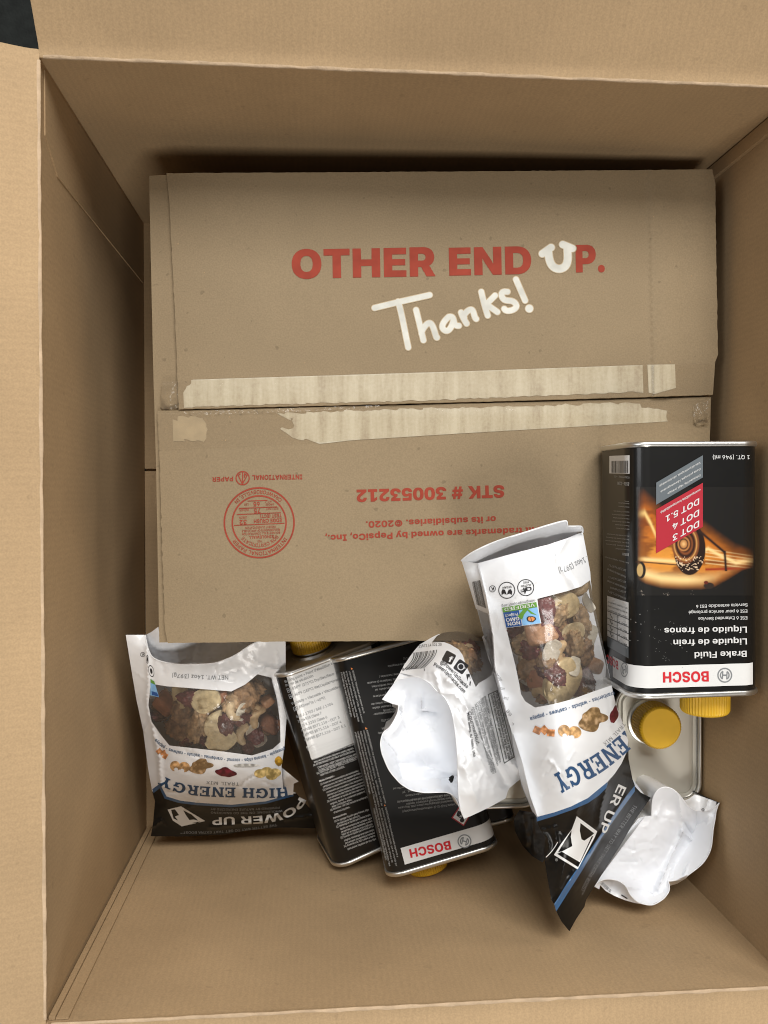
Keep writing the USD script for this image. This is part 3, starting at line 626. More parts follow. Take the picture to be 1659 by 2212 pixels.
def logo(c, r, tilt=0.0):
    """ring with an armature in it"""
    c = np.array(c, float); P = Point(0, 0)
    ring = P.buffer(1, 24).difference(P.buffer(0.84, 24)); inner = P.buffer(0.66, 24).difference(P.buffer(0.50, 24)).difference(sbox(-.3, -1, .3, 1))
    hb = multi(sbox(-.36, -.52, -.22, .52), sbox(.22, -.52, .36, .52), sbox(-.3, -.09, .3, .09))
    g = shapely.union_all([ring, inner, *hb.geoms]); return affinity.translate(affinity.rotate(affinity.scale(g, r, r, origin=(0, 0)), tilt, origin=(0, 0)), *c)
def barcode(c4, seed, n=30):
    g = []; x = 0; r = np.random.default_rng(seed)
    while x < 1: w = r.choice([.012, .024, .036]); g.append(sbox(x, 0, min(1, x + w), 1)); x += w + r.choice([.012, .022, .034])
    return quad(multi(*g), c4)

# ---------------- can A: lies on the printed box, front label up
a8 = crop(2300, 1700, 1.844)
zA0 = 0.267; H_ = 0.1645
bA = at(1506, 956.5, zA0); zz = np.linspace(0.20, 0.267, 800)
zA1 = zz[np.argmin(np.abs(np.linalg.norm(at(1508, 1503, zz) - bA, axis=1) - H_))]; cA = at(1508, 1503, zA1)
print('can A', zA1)
A = Can('black brake fluid can lying label up on the printed box beside the right wall', bA, cA, at(1640, 955, zA0) - at(1375, 957, zA0), cap_u=0.020)
W = M
A.strip('white_band', W_ / 2 - 0.0055, -W_ / 2 - 0.030, A.l_of(a8(800, 1692))[0], A.l_of(a8(800, 1852))[0], M['label_white'])
zf = A.face_z()
decal('red_brand_lettering', lay(text('BOSCH', 800, 110), a8(910, 1738), a8(567, 1746), 22.5), zf, M['logo_red'], A.body, 0.0005)
decal('brand_emblem', logo(a8(1022, 1768), 16, 3), zf, M['ink_grey'], A.body, 0.0005)
for t_, p0, p1, h, w in (('1 QT. (946 ml)', (1205, 170), (930, 171), 8.6, 500), ('Servicio extendido ESI 6', (1188, 1246), (810, 1258), 6.8, 500), ('ESI 6 pour service prolongé', (1187, 1291), (758, 1301), 6.8, 500), ('ESI 6 Extended Service', (1187, 1340), (828, 1347), 6.8, 500),
                         ('Líquido de frenos', (1187, 1415), (580, 1425), 13, 700), ('Liquide de frein', (1187, 1500), (643, 1511), 13, 700), ('Brake Fluid', (1185, 1590), (797, 1600), 13.4, 700)):
    decal('white_lettering', lay(text(t_, w, 90), a8(p0), a8(p1), h), zf, M['ink_white'], A.body, 0.0005)
# glowing wheel and car picture (a flat print)
def sstep_(x): return np.clip(x, 0, 1)
def art(px, py):
    x = (px - 1262) / .2975; y = (py - 932.6) / .2975     # enlargement units
    c = np.zeros((len(x), 3)) + [0.011, 0.010, 0.009]
    def mix(col, a): c[:] = c * (1 - np.clip(a, 0, 1)[:, None]) + np.array(col) * np.clip(a, 0, 1)[:, None]
    nz = fbm(np.column_stack([x / 60, y / 40, x * 0]), 3, 9)
    top = np.interp(x, [380, 430, 520, 640, 800, 880, 1000, 1100, 1240], [400, 400, 480, 600, 600, 640, 730, 800, 850])
    bot = np.interp(x, [380, 450, 560, 700, 850, 950, 1050, 1150, 1240], [1075, 1110, 1140, 1150, 1150, 1130, 1075, 1010, 985])
    body = np.clip((y - top) / 150, 0, 1) ** 1.3 * np.clip((bot - y) / 75, 0, 1) * np.clip((x - 385) / 60, 0, 1) * np.clip((1250 - x) / 90, 0, 1)
    mix((0.50, 0.13, 0.012), body * (0.45 + .75 * nz))
    glow = np.exp(-(((x - 640) / 330) ** 2 + ((y - 930) / 150) ** 2)); mix((0.78, 0.33, 0.05), body * glow * .8)
    dk = fbm(np.column_stack([x / 140, y / 45, x * 0 + 2]), 3, 12); mix((0.16, 0.035, 0.006), body * np.clip((dk - .48) * 4, 0, .75))
    hi = np.exp(-((y - np.interp(x, [380, 440, 480, 560], [600, 590, 660, 840])) / 24) ** 2) * np.clip((565 - x) / 60, 0, 1); mix((0.90, 0.62, 0.22), hi * body * .9)
    hi = np.exp(-((y - np.interp(x, [420, 700, 900, 1000, 1100, 1240], [925, 945, 850, 905, 950, 935])) / 15) ** 2); mix((0.92, 0.66, 0.28), hi * body * .9)
    hi = np.exp(-((y - (bot - 70)) / 42) ** 2); mix((0.86, 0.62, 0.27), hi * body * np.clip((1050 - x) / 300, 0.15, 1))
    hi = np.exp(-((y - np.interp(x, [880, 1240], [1000, 990])) / 10) ** 2) * (x > 880); mix((0.30, 0.03, 0.01), hi * body)
    line = np.exp(-((y - np.interp(x, [420, 690], [945, 968])) / 5) ** 2) * (x < 690); mix((0.05, 0.02, 0.01), line)
    for k_ in range(5):
        y0 = np.interp(x, [880, 1240], [850 + 26 * k_, 905 + 22 * k_]); mix((0.95, 0.72, 0.35), np.exp(-((y - y0) / 4) ** 2) * (x > 880) * .55 * body)
    # wheel
    cx, cy = 765, 850; dx = (x - cx) / 118; dy = (y - cy) / 195; an = np.deg2rad(-12); ex = dx * np.cos(an) + dy * np.sin(an); ey = -dx * np.sin(an) + dy * np.cos(an); r = np.hypot(ex, ey)
    mix((0.02, 0.009, 0.006), np.clip((1.0 - r) / .04, 0, 1))
    dx = (x - 735) / 105; dy = (y - 815) / 150; r2 = np.hypot(dx, dy)
    mix((0.22, 0.065, 0.02), np.clip((1 - r2) / .05, 0, 1) * (0.6 + .4 * np.sin(r2 * 30)))
    mix((0.60, 0.30, 0.09), np.exp(-((r2 - .78) / .05) ** 2)); mix((0.03, 0.012, 0.008), np.exp(-((r2 - .62) / .07) ** 2))
    r3 = np.hypot((x - 722) / 46, (y - 815) / 55); mix((0.48, 0.20, 0.06), np.clip((1 - r3) / .1, 0, 1)); mix((0.06, 0.02, 0.01), np.exp(-((r3 - .65) / .12) ** 2)); mix((0.75, 0.45, 0.18), np.exp(-(r3 / .3) ** 2))
    spk = (noise(np.column_stack([x / 9, y / 7, x * 0]), 4) > .72) & (r < .95) & (y > 905) & (y < 1010); mix((0.85, 0.62, 0.4), spk * .8)
    # fender line, door mirror, small details
    arm = np.exp(-((y - np.interp(x, [830, 1025], [715, 880])) / 13) ** 2) * (x > 830) * (x < 1028); mix((0.03, 0.014, 0.01), arm * 1.2)
    arm = np.exp(-((x - np.interp(y, [870, 1010], [1020, 1030])) / 9) ** 2) * (y > 865) * (y < 1012); mix((0.03, 0.014, 0.01), arm * 1.2)
    m = np.hypot((x - 905) / 42, (y - 1118) / 26); mix((0.03, 0.02, 0.015), np.clip((1 - m) / .2, 0, 1)); m = np.hypot((x - 885) / 18, (y - 1095) / 14); mix((0.12, 0.02, 0.012), np.clip((1 - m) / .2, 0, 1))
    m = np.hypot((x - 415) / 34, (y - 1005) / 62); mix((0.015, 0.01, 0.008), np.clip((1 - m) / .1, 0, 1)); m2 = np.hypot((x - 405) / 24, (y - 1005) / 50); mix((0.55, 0.36, 0.14), np.clip((1 - m2) / .15, 0, 1))
    st = np.exp(-((y - np.interp(x, [960, 1010], [1140, 1090])) / 4) ** 2) * (x > 950) * (x < 1010); mix((0.02, 0.015, 0.01), st)
    sx = noise(np.column_stack([x / 5, y / 4, x * 0 + 4]), 8) * noise(np.column_stack([x / 60, y / 70, x * 0]), 3)
    mix((0.35, 0.30, 0.25), ((sx > .60) & (y > 1150)) * .5)
    return c
patch('car_picture', Polygon([a8(372, 400), a8(1232, 400), a8(1228, 1190), a8(372, 1190)]), A.z, M['print'], A.body, 1.3, 0.0004, colors=art)
scr = [affinity.rotate(affinity.scale(Point(*p).buffer(1, 4), sx_, .35), r_) for p, sx_, r_ in zip(np.column_stack([rng.normal(1430, 40, 60), rng.normal(1385, 38, 60)]), rng.uniform(.4, 1.6, 60), rng.uniform(0, 180, 60))]
tag(decal('paint_scratch', multi(*scr), zf, M['ink_dim'], A.body, 0.0004), kind='stuff')
zl = zf
decal('red_panel', Polygon(a8([(523, 565), (863, 370), (863, 690), (523, 882)])), zl, M['label_red'], A.body, 0.0008)
decal('grey_panel', Polygon(a8([(523, 370), (863, 170), (863, 331), (523, 530)])), zl, M['label_grey'], A.body, 0.0008)
up = np.array([-0.02, 1.0])
for t_, p0, p1, h, w in (('Vida útil prolongada, alto kilometraje', (845, 216), (546, 388), 4.4, 500), ('Durée prolongée, kilométrage élevé', (845, 262), (555, 430), 4.4, 500), ('Extended life, High mileage', (845, 308), (606, 444), 4.4, 500),
                         ('compatible/compatibilité', (845, 412), (555, 578), 5.6, 500), ('DOT 5.1', (840, 478), (588, 616), 13.5, 650), ('DOT 4', (840, 560), (640, 672), 13.5, 650), ('DOT 3', (840, 640), (640, 752), 13.5, 650)):
    decal('white_lettering', lay(text(t_, w, 70), a8(p0), a8(p1), h, up), zl, M['ink_white'], A.body, 0.0011)
zs_ = A.z
decal('barcode_panel', Polygon(a8([(183, 176), (330, 170), (330, 305), (183, 302)])), zs_, M['label_white'], A.body, 0.0004, flat=False, step=5)
decal('barcode', barcode([a8(320, 210), a8(195, 212), a8(195, 298), a8(320, 300)], 3), zs_, M['ink_black'], A.body, 0.0006, flat=False, step=8)
side_txt = [('F03BA99902 - v01', (330, 325), (215, 318), 4, 500), ('ESI6-32N', (328, 368), (243, 362), 7, 700), ('www.', (328, 505), (290, 500), 2.2, 500), ('www.boschautoparts.com', (328, 520), (250, 512), 2.4, 500), ('www.boschautoparts.ca', (328, 545), (250, 538), 2.4, 500), ('BOSCH', (327, 885), (278, 878), 5.6, 800), ('Made in Germany - Fabriqué en Allemagne', (327, 950), (150, 905), 2.8, 400),
            ('Robert Bosch LLC Broadview Illinois', (328, 580), (215, 572), 2.4, 400), ('Canadian distributor Robert Bosch Inc.', (328, 605), (200, 596), 2.4, 400), ('Contents may be harmful if swallowed', (328, 630), (210, 620), 2.4, 400), ('Keep away from children and animals', (328, 655), (205, 645), 2.4, 400), ('Conserver hors de la portée', (328, 680), (225, 670), 2.4, 400), ('Mantener fuera del alcance', (328, 705), (235, 697), 2.4, 400),
            ('Do not refill this container', (328, 755), (165, 738), 2.4, 400), ('See other panels for directions', (328, 780), (160, 762), 2.4, 400), ('Voir les autres panneaux', (328, 805), (150, 785), 2.4, 400), ('Vea otros paneles', (328, 830), (160, 812), 2.4, 400), ('Use only fresh fluid', (328, 855), (230, 845), 2.4, 400),
            ('DOT 3, DOT 4 y DOT 5.1', (306, 1000), (180, 962), 4.2, 500), ('Excede todos los normas de', (306, 1050), (170, 990), 4.2, 500), ('DOT 3, DOT 4 et DOT 5.1', (306, 1085), (178, 1046), 4.2, 500), ('Surpasse toutes les normes', (306, 1130), (168, 1075), 4.2, 500), ('and DOT 5.1 standards', (306, 1160), (190, 1125), 4.2, 500), ('Exceeds all DOT 3, DOT 4', (306, 1208), (175, 1150), 4.2, 500)]
tag(decal('fine_print', multi(*[lay(text(t_, w, 40), a8(p0), a8(p1), h) for t_, p0, p1, h, w in side_txt]), zs_, M['ink_dim'], A.body, 0.0004, flat=False, step=8), kind='stuff')
tbl = [a8(322, 1645), a8(168, 1557), a8(166, 1190), a8(322, 1240)]
decal('table_panel', Polygon(tbl), zs_, M['label_white'], A.body, 0.0004, flat=False, step=5)
decal('table_header', quad(sbox(0, 0, 1, .2), tbl), zs_, M['label_grey'], A.body, 0.0006, flat=False, step=5)
g = [quad(sbox(0, y - .006, 1, y + .006), tbl) for y in (.2, .32, .44, .56, .70)] + [quad(sbox(.52, 0.2, .54, .70), tbl)]
for i, s_ in enumerate(('DOT 3', 'DOT 4', 'DOT 5.1', 'DOT 5')):
    y = .235 + .12 * i; q0 = quad(LineString([(.06, y), (.46, y)]), tbl); q = np.array(q0.coords); g.append(lay(text(s_, 600, 48), q[0], q[1], 4.5))
    ck = [(.74, y + .03), (.79, y), (.87, y + .07)] if i < 3 else [(.76, y), (.86, y + .07)]
    g.append(LineString(np.array(quad(LineString(ck), tbl).coords)).buffer(.5))
for i, s_ in enumerate(('DO NOT USE WITH DOT 5', 'NE PAS UTILISER AVEC DOT 5', 'NO UTILIZAR CON DOT 5')):
    q = np.array(quad(LineString([(.04, .74 + .08 * i), (.96, .74 + .08 * i)]), tbl).coords); g.append(lay(text(s_, 500, 40), q[0], q[1], 2.8))
decal('table_print', multi(*g), zs_, M['ink_black'], A.body, 0.0008, flat=False, step=8)
decal('red_brand_lettering', lay(text('BOSC', 800, 90), a8(247, 1668), a8(160, 1612), 19, (0.05, 1.0)), zs_, M['logo_red'], A.body, 0.0006, flat=False, step=6)
decal('brand_emblem', affinity.scale(logo(a8(292, 1728), 16, -14), 0.5, 1.0), zs_, M['ink_grey'], A.body, 0.0006, flat=False, step=6)

H_ = 0.170
# ---------------- can C: back panel up, tilted toward the front wall
c5 = crop(1050, 2450, 1.659); c34 = crop(1350, 3000, 2.37); c3 = crop(1080, 2480, 3.95); c4_ = crop(450, 2450, 1.8433)
u2 = np.array([247.0, -58.0]); u2 /= np.linalg.norm(u2)
def fit(pb_left, pc_left, half_b, half_c, zc):
    """face centre points: left edge ends given in the picture, height at the cap end given; finds the far height for the real length"""
    pc = np.array(pc_left) + u2 * half_c; pb = np.array(pb_left) + u2 * half_b; C_ = at(*pc, zc); zz = np.linspace(zc - .012, zc + .05, 800)
    Ls = np.linalg.norm(at(pb[0], pb[1], zz) - C_, axis=1); k = np.argmin(np.abs(Ls - H_)); print('can fit', zz[k], Ls[k]); return at(*pb, zz[k]), C_
bC, cC = fit((718, 1423), (834, 1893), 122, 128, 0.160)
bC, cC = bC, cC
C = Can('black brake fluid can showing its back panel under the open white pouch', bC, cC, at(1075, 1837, .203) - at(834, 1893, .203), cap_u=-0.011, cap_n=-0.0155)
C.strip('white_band', C.l_of(c34(556, 872))[1], W_ / 2 + 0.02, C.l_of(c34(700, 757))[0], C.l_of(c34(735, 912))[0], M['label_white'])
zf = C.face_z()
decal('red_brand_lettering', lay(text('BOSCH', 800, 110), c34(1003, 733), c34(610, 818), 19), zf, M['logo_red'], C.body, 0.0005)
decal('brand_emblem', logo(c34(1135, 741), 15, 15), zf, M['ink_grey'], C.body, 0.0005)
decal('hazard_diamond', Polygon(c34([(1128, 600), (1013, 522), (1085, 415), (1195, 490)])), zf, M['label_red'], C.body, 0.0004)
decal('hazard_diamond', Polygon(c34([(1126, 586), (1028, 520), (1088, 430), (1182, 492)])), zf, M['label_white'], C.body, 0.0006)
decal('hazard_figure', shapely.union_all([Point(c34(1112, 545)).buffer(4.6), Polygon(c34([(1095, 525), (1130, 530), (1120, 470), (1072, 455), (1060, 500)])).difference(Polygon(c34([(1100, 500), (1088, 490), (1096, 505), (1080, 512), (1098, 512), (1104, 524), (1108, 512), (1120, 510), (1108, 503), (1112, 488)])))]), zf, M['ink_black'], C.body, 0.0008)
col = [('WARNING: This product can expose you to', (1207, 632), (1385, 1300)), ('chemicals including Ethylene Oxide, which is known', (1157, 642), (1367, 1450)), ('to the State of California to cause cancer and birth', (1108, 642), (1302, 1435)), ('defects or other reproductive harm. For more', (1066, 655), (1242, 1365)), ('information go to www.P65Warnings.ca.gov.', (1030, 660), (1192, 1360)),
       ('AVERTISSEMENT: Ce produit peut vous exposer à des agents', (1428, 1555), (1720, 2700)), ('chimiques, y compris l’oxyde d’éthylène, identifiés par l’État de', (1380, 1565), (1665, 2740)), ('Californie comme pouvant causer le cancer, et des malformations', (1332, 1575), (1620, 2760)), ('congénitales ou autres troubles de l’appareil reproductif. Pour de plus', (1290, 1585), (1580, 2780)), ('amples informations, prière de consulter www.P65Warnings.ca.gov.', (1250, 1590), (1480, 2560))]
g = [lay(text(t_, 600 if i in (0, 5) else 450, 40), c3(p0), c3(p1), 3.7) for i, (t_, p0, p1) in enumerate(col)]
col2 = [('ADVERTENCIA: Este producto puede exponerle a', (392, 425), (505, 890)), ('químicos incluyendo Ethylene Oxide, que es conocido por', (360, 430), (495, 975)), ('el Estado de California como causante de cáncer y de', (332, 432), (455, 940)), ('defectos de nacimiento u otros daños reproductivos. Para', (306, 434), (432, 975)), ('mayor información, visite www.P65Warnings.ca.gov.', (284, 436), (400, 920))]
g += [lay(text(t_, 600 if i == 0 else 450, 40), c34(p0), c34(p1), 3.7) for i, (t_, p0, p1) in enumerate(col2)]
blk = [('caso de emergencia:', 790, 300, 130), ('519-4752', 890, 250, 60), ('internacionales / nacionales /', 735, 368, 200), ('contenido / recipiente de acuerdo', 655, 410, 240), ('y en caso de no sentirse bien.', 682, 434, 220), ('cuando expuesto al', 708, 455, 200), ('de seguridad /', 770, 475, 170), ('use guantes', 692, 498, 190), ('especiales las', 770, 520, 150), ('instrucciones antes de', 682, 548, 200), ('puede causar daño', 690, 574, 190), ('al feto. En caso de', 760, 590, 130), ('-metoxi)etoxi]etilo]ortob-', 695, 614, 160), ('1-314-519-4752', 748, 655, 110), ('call local', 750, 708, 90), ('poison center immediately', 726, 738, 120),
       ('physician. If medical', 825, 1100, 250), ('attention is needed. If', 885, 1122, 280), ('wear eye protective', 905, 1146, 270), ('Do not handle until all been read and', 852, 1185, 330), ('exposure. Obtain special instructions before use. Do', 852, 1188, 370), ('organs (kidney) through prolonged or repeated', 912, 1200, 300), ('Suspected of damaging the unborn child. May cause', 858, 1226, 370), ('Contains Tris[2-[2-(2-methoxyethoxy)ethoxy]ethyl]', 885, 1248, 355)]
slope = -58 / 247
g += [lay(text(t_, 450, 40), c5(x0 + w, y0 - 20 + slope * w * .55), c5(x0, y0 - 18), 4.4) for t_, x0, y0, w in blk]
tag(decal('fine_print', multi(*g), zf, M['ink_dim'], C.body, 0.0003), kind='stuff')
for p in ((1205, 600), (1428, 1530)): decal('warning_triangle', Polygon([c3(p[0] - 14, p[1] - 14), c3(p[0] + 22, p[1] + 6), c3(p[0] - 10, p[1] + 22)]), zf, M['orange'], C.body, 0.0004)
decal('warning_triangle', Polygon(c34([(388, 395), (402, 410), (384, 414)])), zf, M['orange'], C.body, 0.0004)

# ---------------- can D: left of C, white label up, cap toward the printed box
u2 = np.array([0.957, -0.29])
def fitD():
    pc = np.array((619, 1449)) + u2 * 100; pb = np.array((735, 1860)) + u2 * 103; C_ = at(*pb, 0.108); zz = np.linspace(0.03, .16, 800)
    Ls = np.linalg.norm(at(pc[0], pc[1], zz) - C_, axis=1); k = np.argmin(np.abs(Ls - H_)); print('can D fit', zz[k], Ls[k]); return C_, at(*pc, zz[k])
bD, cD = fitD()
D = Can('black brake fluid can with a white boiling point table on its upturned side', bD, cD, at(728, 1410, .092) - at(619, 1447, .102), cap_u=-0.006)
zf = D.face_z()
lab = [c3(455, 1795), c3(1165, 1540), c3(905, 385), c3(165, 640)]
hwD = W_ / 2 - 0.0065
D.strip('white_label', -hwD, hwD - 0.004, H_ * .985, H_ * .565, M['label_white'])
dt = [('Boiling point • Point d’ébullition •', (165, 830), (912, 545), 450), ('Punto de ebullición', (180, 890), (612, 730), 450), ('520°F (271°C) Dry/Sec/Seco', (282, 938), (935, 700), 450), ('360°F (182°C) Wet/Liquide/Húmedo', (320, 1032), (1040, 775), 450), ('Viscosity • Viscosité • Viscosidad', (270, 1172), (1025, 900), 450), ('685mm²/s (-40°F)', (388, 1220), (800, 1072), 450),
      ('SAE J 1703 / SAE J 1704', (345, 1375), (920, 1165), 450), ('ISO4925 Class 7', (375, 1447), (745, 1310), 450), ('JIS K 2233 Class 6', (405, 1520), (830, 1370), 450), ('FMVSS §571.116 – DOT 3', (428, 1592), (1022, 1375), 450), ('FMVSS §571.116 – DOT 4', (452, 1662), (1050, 1447), 450), ('FMVSS §571.116 – DOT 5.1', (478, 1738), (1118, 1505), 450)]
for t_, p0, p1, w in dt: decal('black_lettering', lay(text(t_, w, 60), c3(p0), c3(p1), 5.6), zf, M['ink_grey'], D.body, 0.0005)
for (x, y) in ((232, 938), (262, 1030), (332, 1225)):
    sq = affinity.rotate(sbox(-34, -34, 34, 34).difference(sbox(-27, -27, 27, 27)).union(Point(0, 4).buffer(15).difference(Point(0, 4).buffer(7 if y < 1000 else .1))), -19, origin=(0, 0))
    decal('symbol_box', shapely.transform(affinity.translate(sq, x, y), lambda q: c3(q)), zf, M['ink_grey'], D.body, 0.0005)
dd = [('Directions:', (262, 825), (332, 798)), ('(1) FOLLOW VEHICLE MANUFACTURER’S', (270, 842), (518, 752)), ('RECOMMENDATIONS WHEN ADDING BRAKE', (290, 858), (550, 764)), ('(2) KEEP BRAKE FLUID CLEAN AND DRY. Contamination', (285, 885), (570, 782)), ('with dirt, water, petroleum products or other materials', (298, 902), (575, 800)), ('may result in brake failure or costly repairs.', (310, 920), (572, 826)),
      ('(3) STORE BRAKE FLUID ONLY IN ITS ORIGINAL', (305, 942), (576, 846)), ('CONTAINER. KEEP CONTAINER CLEAN AND', (335, 957), (590, 866)), ('CLOSED TO PREVENT ABSORPTION OF MOISTURE', (342, 975), (592, 884)), ('(4) CAUTION: DO NOT REFILL CONTAINER.', (328, 995), (590, 898)), ('USE FOR OTHER LIQUIDS.', (352, 1006), (512, 948)),
      ('Mode d’emploi :', (345, 1045), (445, 1008)), ('(1) Suivre les recommandations du constructeur', (352, 1066), (602, 974)), ('véhicule lors de l’ajout de liquide de frein.', (370, 1082), (618, 990)), ('(2) Garder le liquide de frein propre et sec. La', (368, 1103), (622, 1010)), ('contamination par la poussière, l’eau, les produits', (392, 1118), (628, 1030)), ('pétroliers ou d’autres substances peut entraîner', (398, 1137), (636, 1050)), ('une défaillance des freins ou des réparations', (405, 1155), (640, 1068)), ('(3) Entreposer le liquide de frein dans son', (396, 1178), (640, 1090)), ('original. Garder le contenant propre et', (418, 1194), (645, 1110)), ('éviter l’infiltration d’eau.', (428, 1212), (560, 1162)), ('(4) Attention : NE PAS remplir le contenant', (416, 1234), (660, 1146)), ('d’autres liquides.', (440, 1250), (546, 1212)),
      ('Instrucciones:', (436, 1286), (525, 1254)), ('(1) Al agregar líquido para frenos, siga', (443, 1308), (668, 1228)), ('del fabricante del vehículo.', (462, 1324), (612, 1268)), ('(2) Mantenga el líquido para frenos limpio', (456, 1344), (680, 1262)), ('líquido se contamina de suciedad, agua', (482, 1358), (688, 1284)), ('del petróleo u otros materiales, pueden', (488, 1377), (692, 1302)), ('fallar en el frenado o en costosas', (492, 1394), (694, 1322)), ('(3) Guarde el líquido para frenos en su', (484, 1416), (700, 1336)), ('original. Mantenga el envase limpio', (508, 1432), (704, 1360)), ('para prevenir que absorba la humedad', (514, 1450), (708, 1380)), ('(4) Advertencia: NO vuelva a llenar', (506, 1472), (712, 1398)), ('para poner líquidos de otro tipo', (530, 1488), (716, 1420))]
tag(decal('fine_print', multi(*[lay(text(t_, 650 if t_[-1] == ':' else 500, 40), c5(p0), c5(p1), 4.2) for t_, p0, p1 in dd]), zf, M['ink_white'], D.body, 0.0003), kind='stuff')

# ---------------- can B: upright by the right wall, bare tin top showing
tB = 0.1702
cB = at([1330, 1514, 1514, 1330], [1492, 1492, 1724, 1724], tB); topc = cB.mean(0)
def upright(label, topc, width_dir, cap_u, group='brake fluid cans', shift=0.0):
    u = np.asarray(width_dir, float); u[2] = 0; u /= np.linalg.norm(u); n = np.cross(np.array([0, 0, 1.0]), u)
    Oc = topc + n * D_ / 2; Ob = Oc - [0, 0, H_]
    return Ob, Oc, u
ob, oc, u = upright('', topc, cB[3] - cB[0], 0)
B = Can('upright black brake fluid can with bare silver top and yellow cap facing up', ob, oc, u, cap_u=-0.018, cap_n=-0.006)
# ---------------- can G: upright under the white pouches
tG = 0.1702
gp = at([985, 1158, 1158, 985], [1490, 1490, 1746, 1746], tG); ob, oc, u = upright('', gp.mean(0), gp[3] - gp[0], 0)
G_ = Can('black brake fluid can standing between the two white pouches with only its tin rim showing', ob, oc, u, cap_u=0.0, capped=False)
# ---------------- can F: on the carton's bottom behind C; can H low in front of G
fb, fc = at(858, 1389, 0.060), at(870, 1640, 0.056)
Fc_ = Can('black brake fluid can lying low in the shade by the front of the printed box', fb, fc, at(925, 1380, .06) - at(745, 1394, .06), capped=False)
hb, hc = at(1010, 1795, 0.085), at(960, 1560, 0.070)
Hc_ = Can('black brake fluid can lying lowest beneath the can with the red lettering', hb, hc, at(1105, 1790, .085) - at(930, 1800, .085), capped=False)

# ================================================================== SLAB SERIF CAPITALS (drawn)
def slab_letter(ch):
    b = sbox; st, sl = .25, .13
    if ch == 'H': return shapely.union_all([b(.10, 0, .10 + st, 1), b(.70, 0, .95, 1), b(0, 0, .45, sl), b(.60, 0, 1.05, sl), b(0, 1 - sl, .45, 1), b(.60, 1 - sl, 1.05, 1), b(.2, .43, .8, .58)]), 1.05
    if ch == 'I': return shapely.union_all([b(.12, 0, .12 + st, 1), b(0, 0, .49, sl), b(0, 1 - sl, .49, 1)]), .49
    if ch == 'E': return shapely.union_all([b(.10, 0, .10 + st, 1), b(0, 0, .88, sl), b(0, 1 - sl, .86, 1), b(.75, 0, .88, .32), b(.73, .70, .86, 1), b(.3, .44, .64, .57), b(.54, .34, .66, .67)]), .88
    if ch == 'N': return shapely.union_all([b(.10, 0, .30, 1), b(.78, 0, .97, 1), b(0, 0, .42, sl), b(0, 1 - sl, .34, 1), b(.66, 1 - sl, 1.08, 1), Polygon([(.10, 1), (.36, 1), (.97, 0), (.74, 0)])]), 1.08
    if ch == 'R': return shapely.union_all([b(.10, 0, .10 + st, 1), b(0, 0, .46, sl), b(0, 1 - sl, .5, 1), affinity.scale(Point(.52, .72).buffer(.28, 16), 1.15, 1).difference(affinity.scale(Point(.50, .72).buffer(.15, 12), 1.1, 1)).difference(b(0, 0, .3, 1)), b(.3, .44, .5, .57), Polygon([(.48, .50), (.72, .50), (.88, .12), (.66, .0)]), b(.66, 0, 1.0, sl)]), 1.0
    if ch == 'G': return shapely.union_all([affinity.scale(Point(.5, .5).buffer(.5, 24), 1, 1.02).difference(affinity.scale(Point(.52, .5).buffer(.3, 20), .85, 1.2)).difference(Polygon([(.5, .5), (1.1, .42), (1.1, .80), (.62, .66)])), b(.56, .36, 1.04, .49), b(.72, .05, .95, .45), b(.82, .66, .95, 1)]), 1.04
    if ch == 'Y': return shapely.union_all([b(.40, 0, .65, .5), b(.28, 0, .78, sl), Polygon([(.10, 1), (.40, 1), (.65, .45), (.40, .45)]), Polygon([(.95, 1), (.72, 1), (.42, .45), (.62, .42)]), b(0, 1 - sl, .46, 1), b(.66, 1 - sl, 1.05, 1)]), 1.05
def slab_text(s):
    x, out = 0, []
    for ch in s:
        if ch == ' ': x += .5; continue
        g, w = slab_letter(ch); out.append(affinity.translate(g, x, 0)); x += w + .12
    return multi(*out), x - .12
# ================================================================== NUTS AND FRUIT
def nutmat(n, c, r=0.5, v=0.3, b=(420, .7), sss=0.0): return plain(n, c, r, 0.5, var=v, bump=b, vs=260.0)
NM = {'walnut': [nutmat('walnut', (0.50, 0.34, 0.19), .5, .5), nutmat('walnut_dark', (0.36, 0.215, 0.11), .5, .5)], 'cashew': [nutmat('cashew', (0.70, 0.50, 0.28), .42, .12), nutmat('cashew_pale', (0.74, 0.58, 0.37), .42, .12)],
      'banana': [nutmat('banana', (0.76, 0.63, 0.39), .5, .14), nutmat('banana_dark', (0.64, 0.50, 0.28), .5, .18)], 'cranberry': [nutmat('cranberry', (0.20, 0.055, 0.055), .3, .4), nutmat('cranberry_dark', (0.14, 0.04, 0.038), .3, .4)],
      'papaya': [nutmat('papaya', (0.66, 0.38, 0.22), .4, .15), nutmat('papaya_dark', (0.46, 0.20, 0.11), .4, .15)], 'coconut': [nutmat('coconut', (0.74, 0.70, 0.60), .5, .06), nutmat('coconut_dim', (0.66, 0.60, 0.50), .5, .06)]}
NAME = {'walnut': ('walnut_piece', 'walnut', 'knobbly walnut piece'), 'cashew': ('cashew', 'cashew', 'pale curved cashew'), 'banana': ('banana_chip', 'banana chip', 'round yellow banana chip'), 'cranberry': ('dried_cranberry', 'cranberry', 'dark red cranberry'), 'papaya': ('papaya_chunk', 'papaya', 'orange papaya chunk'), 'coconut': ('coconut_flake', 'coconut', 'white coconut flake')}
ICO = trimesh.creation.icosphere(3); ICO2 = trimesh.creation.icosphere(2)
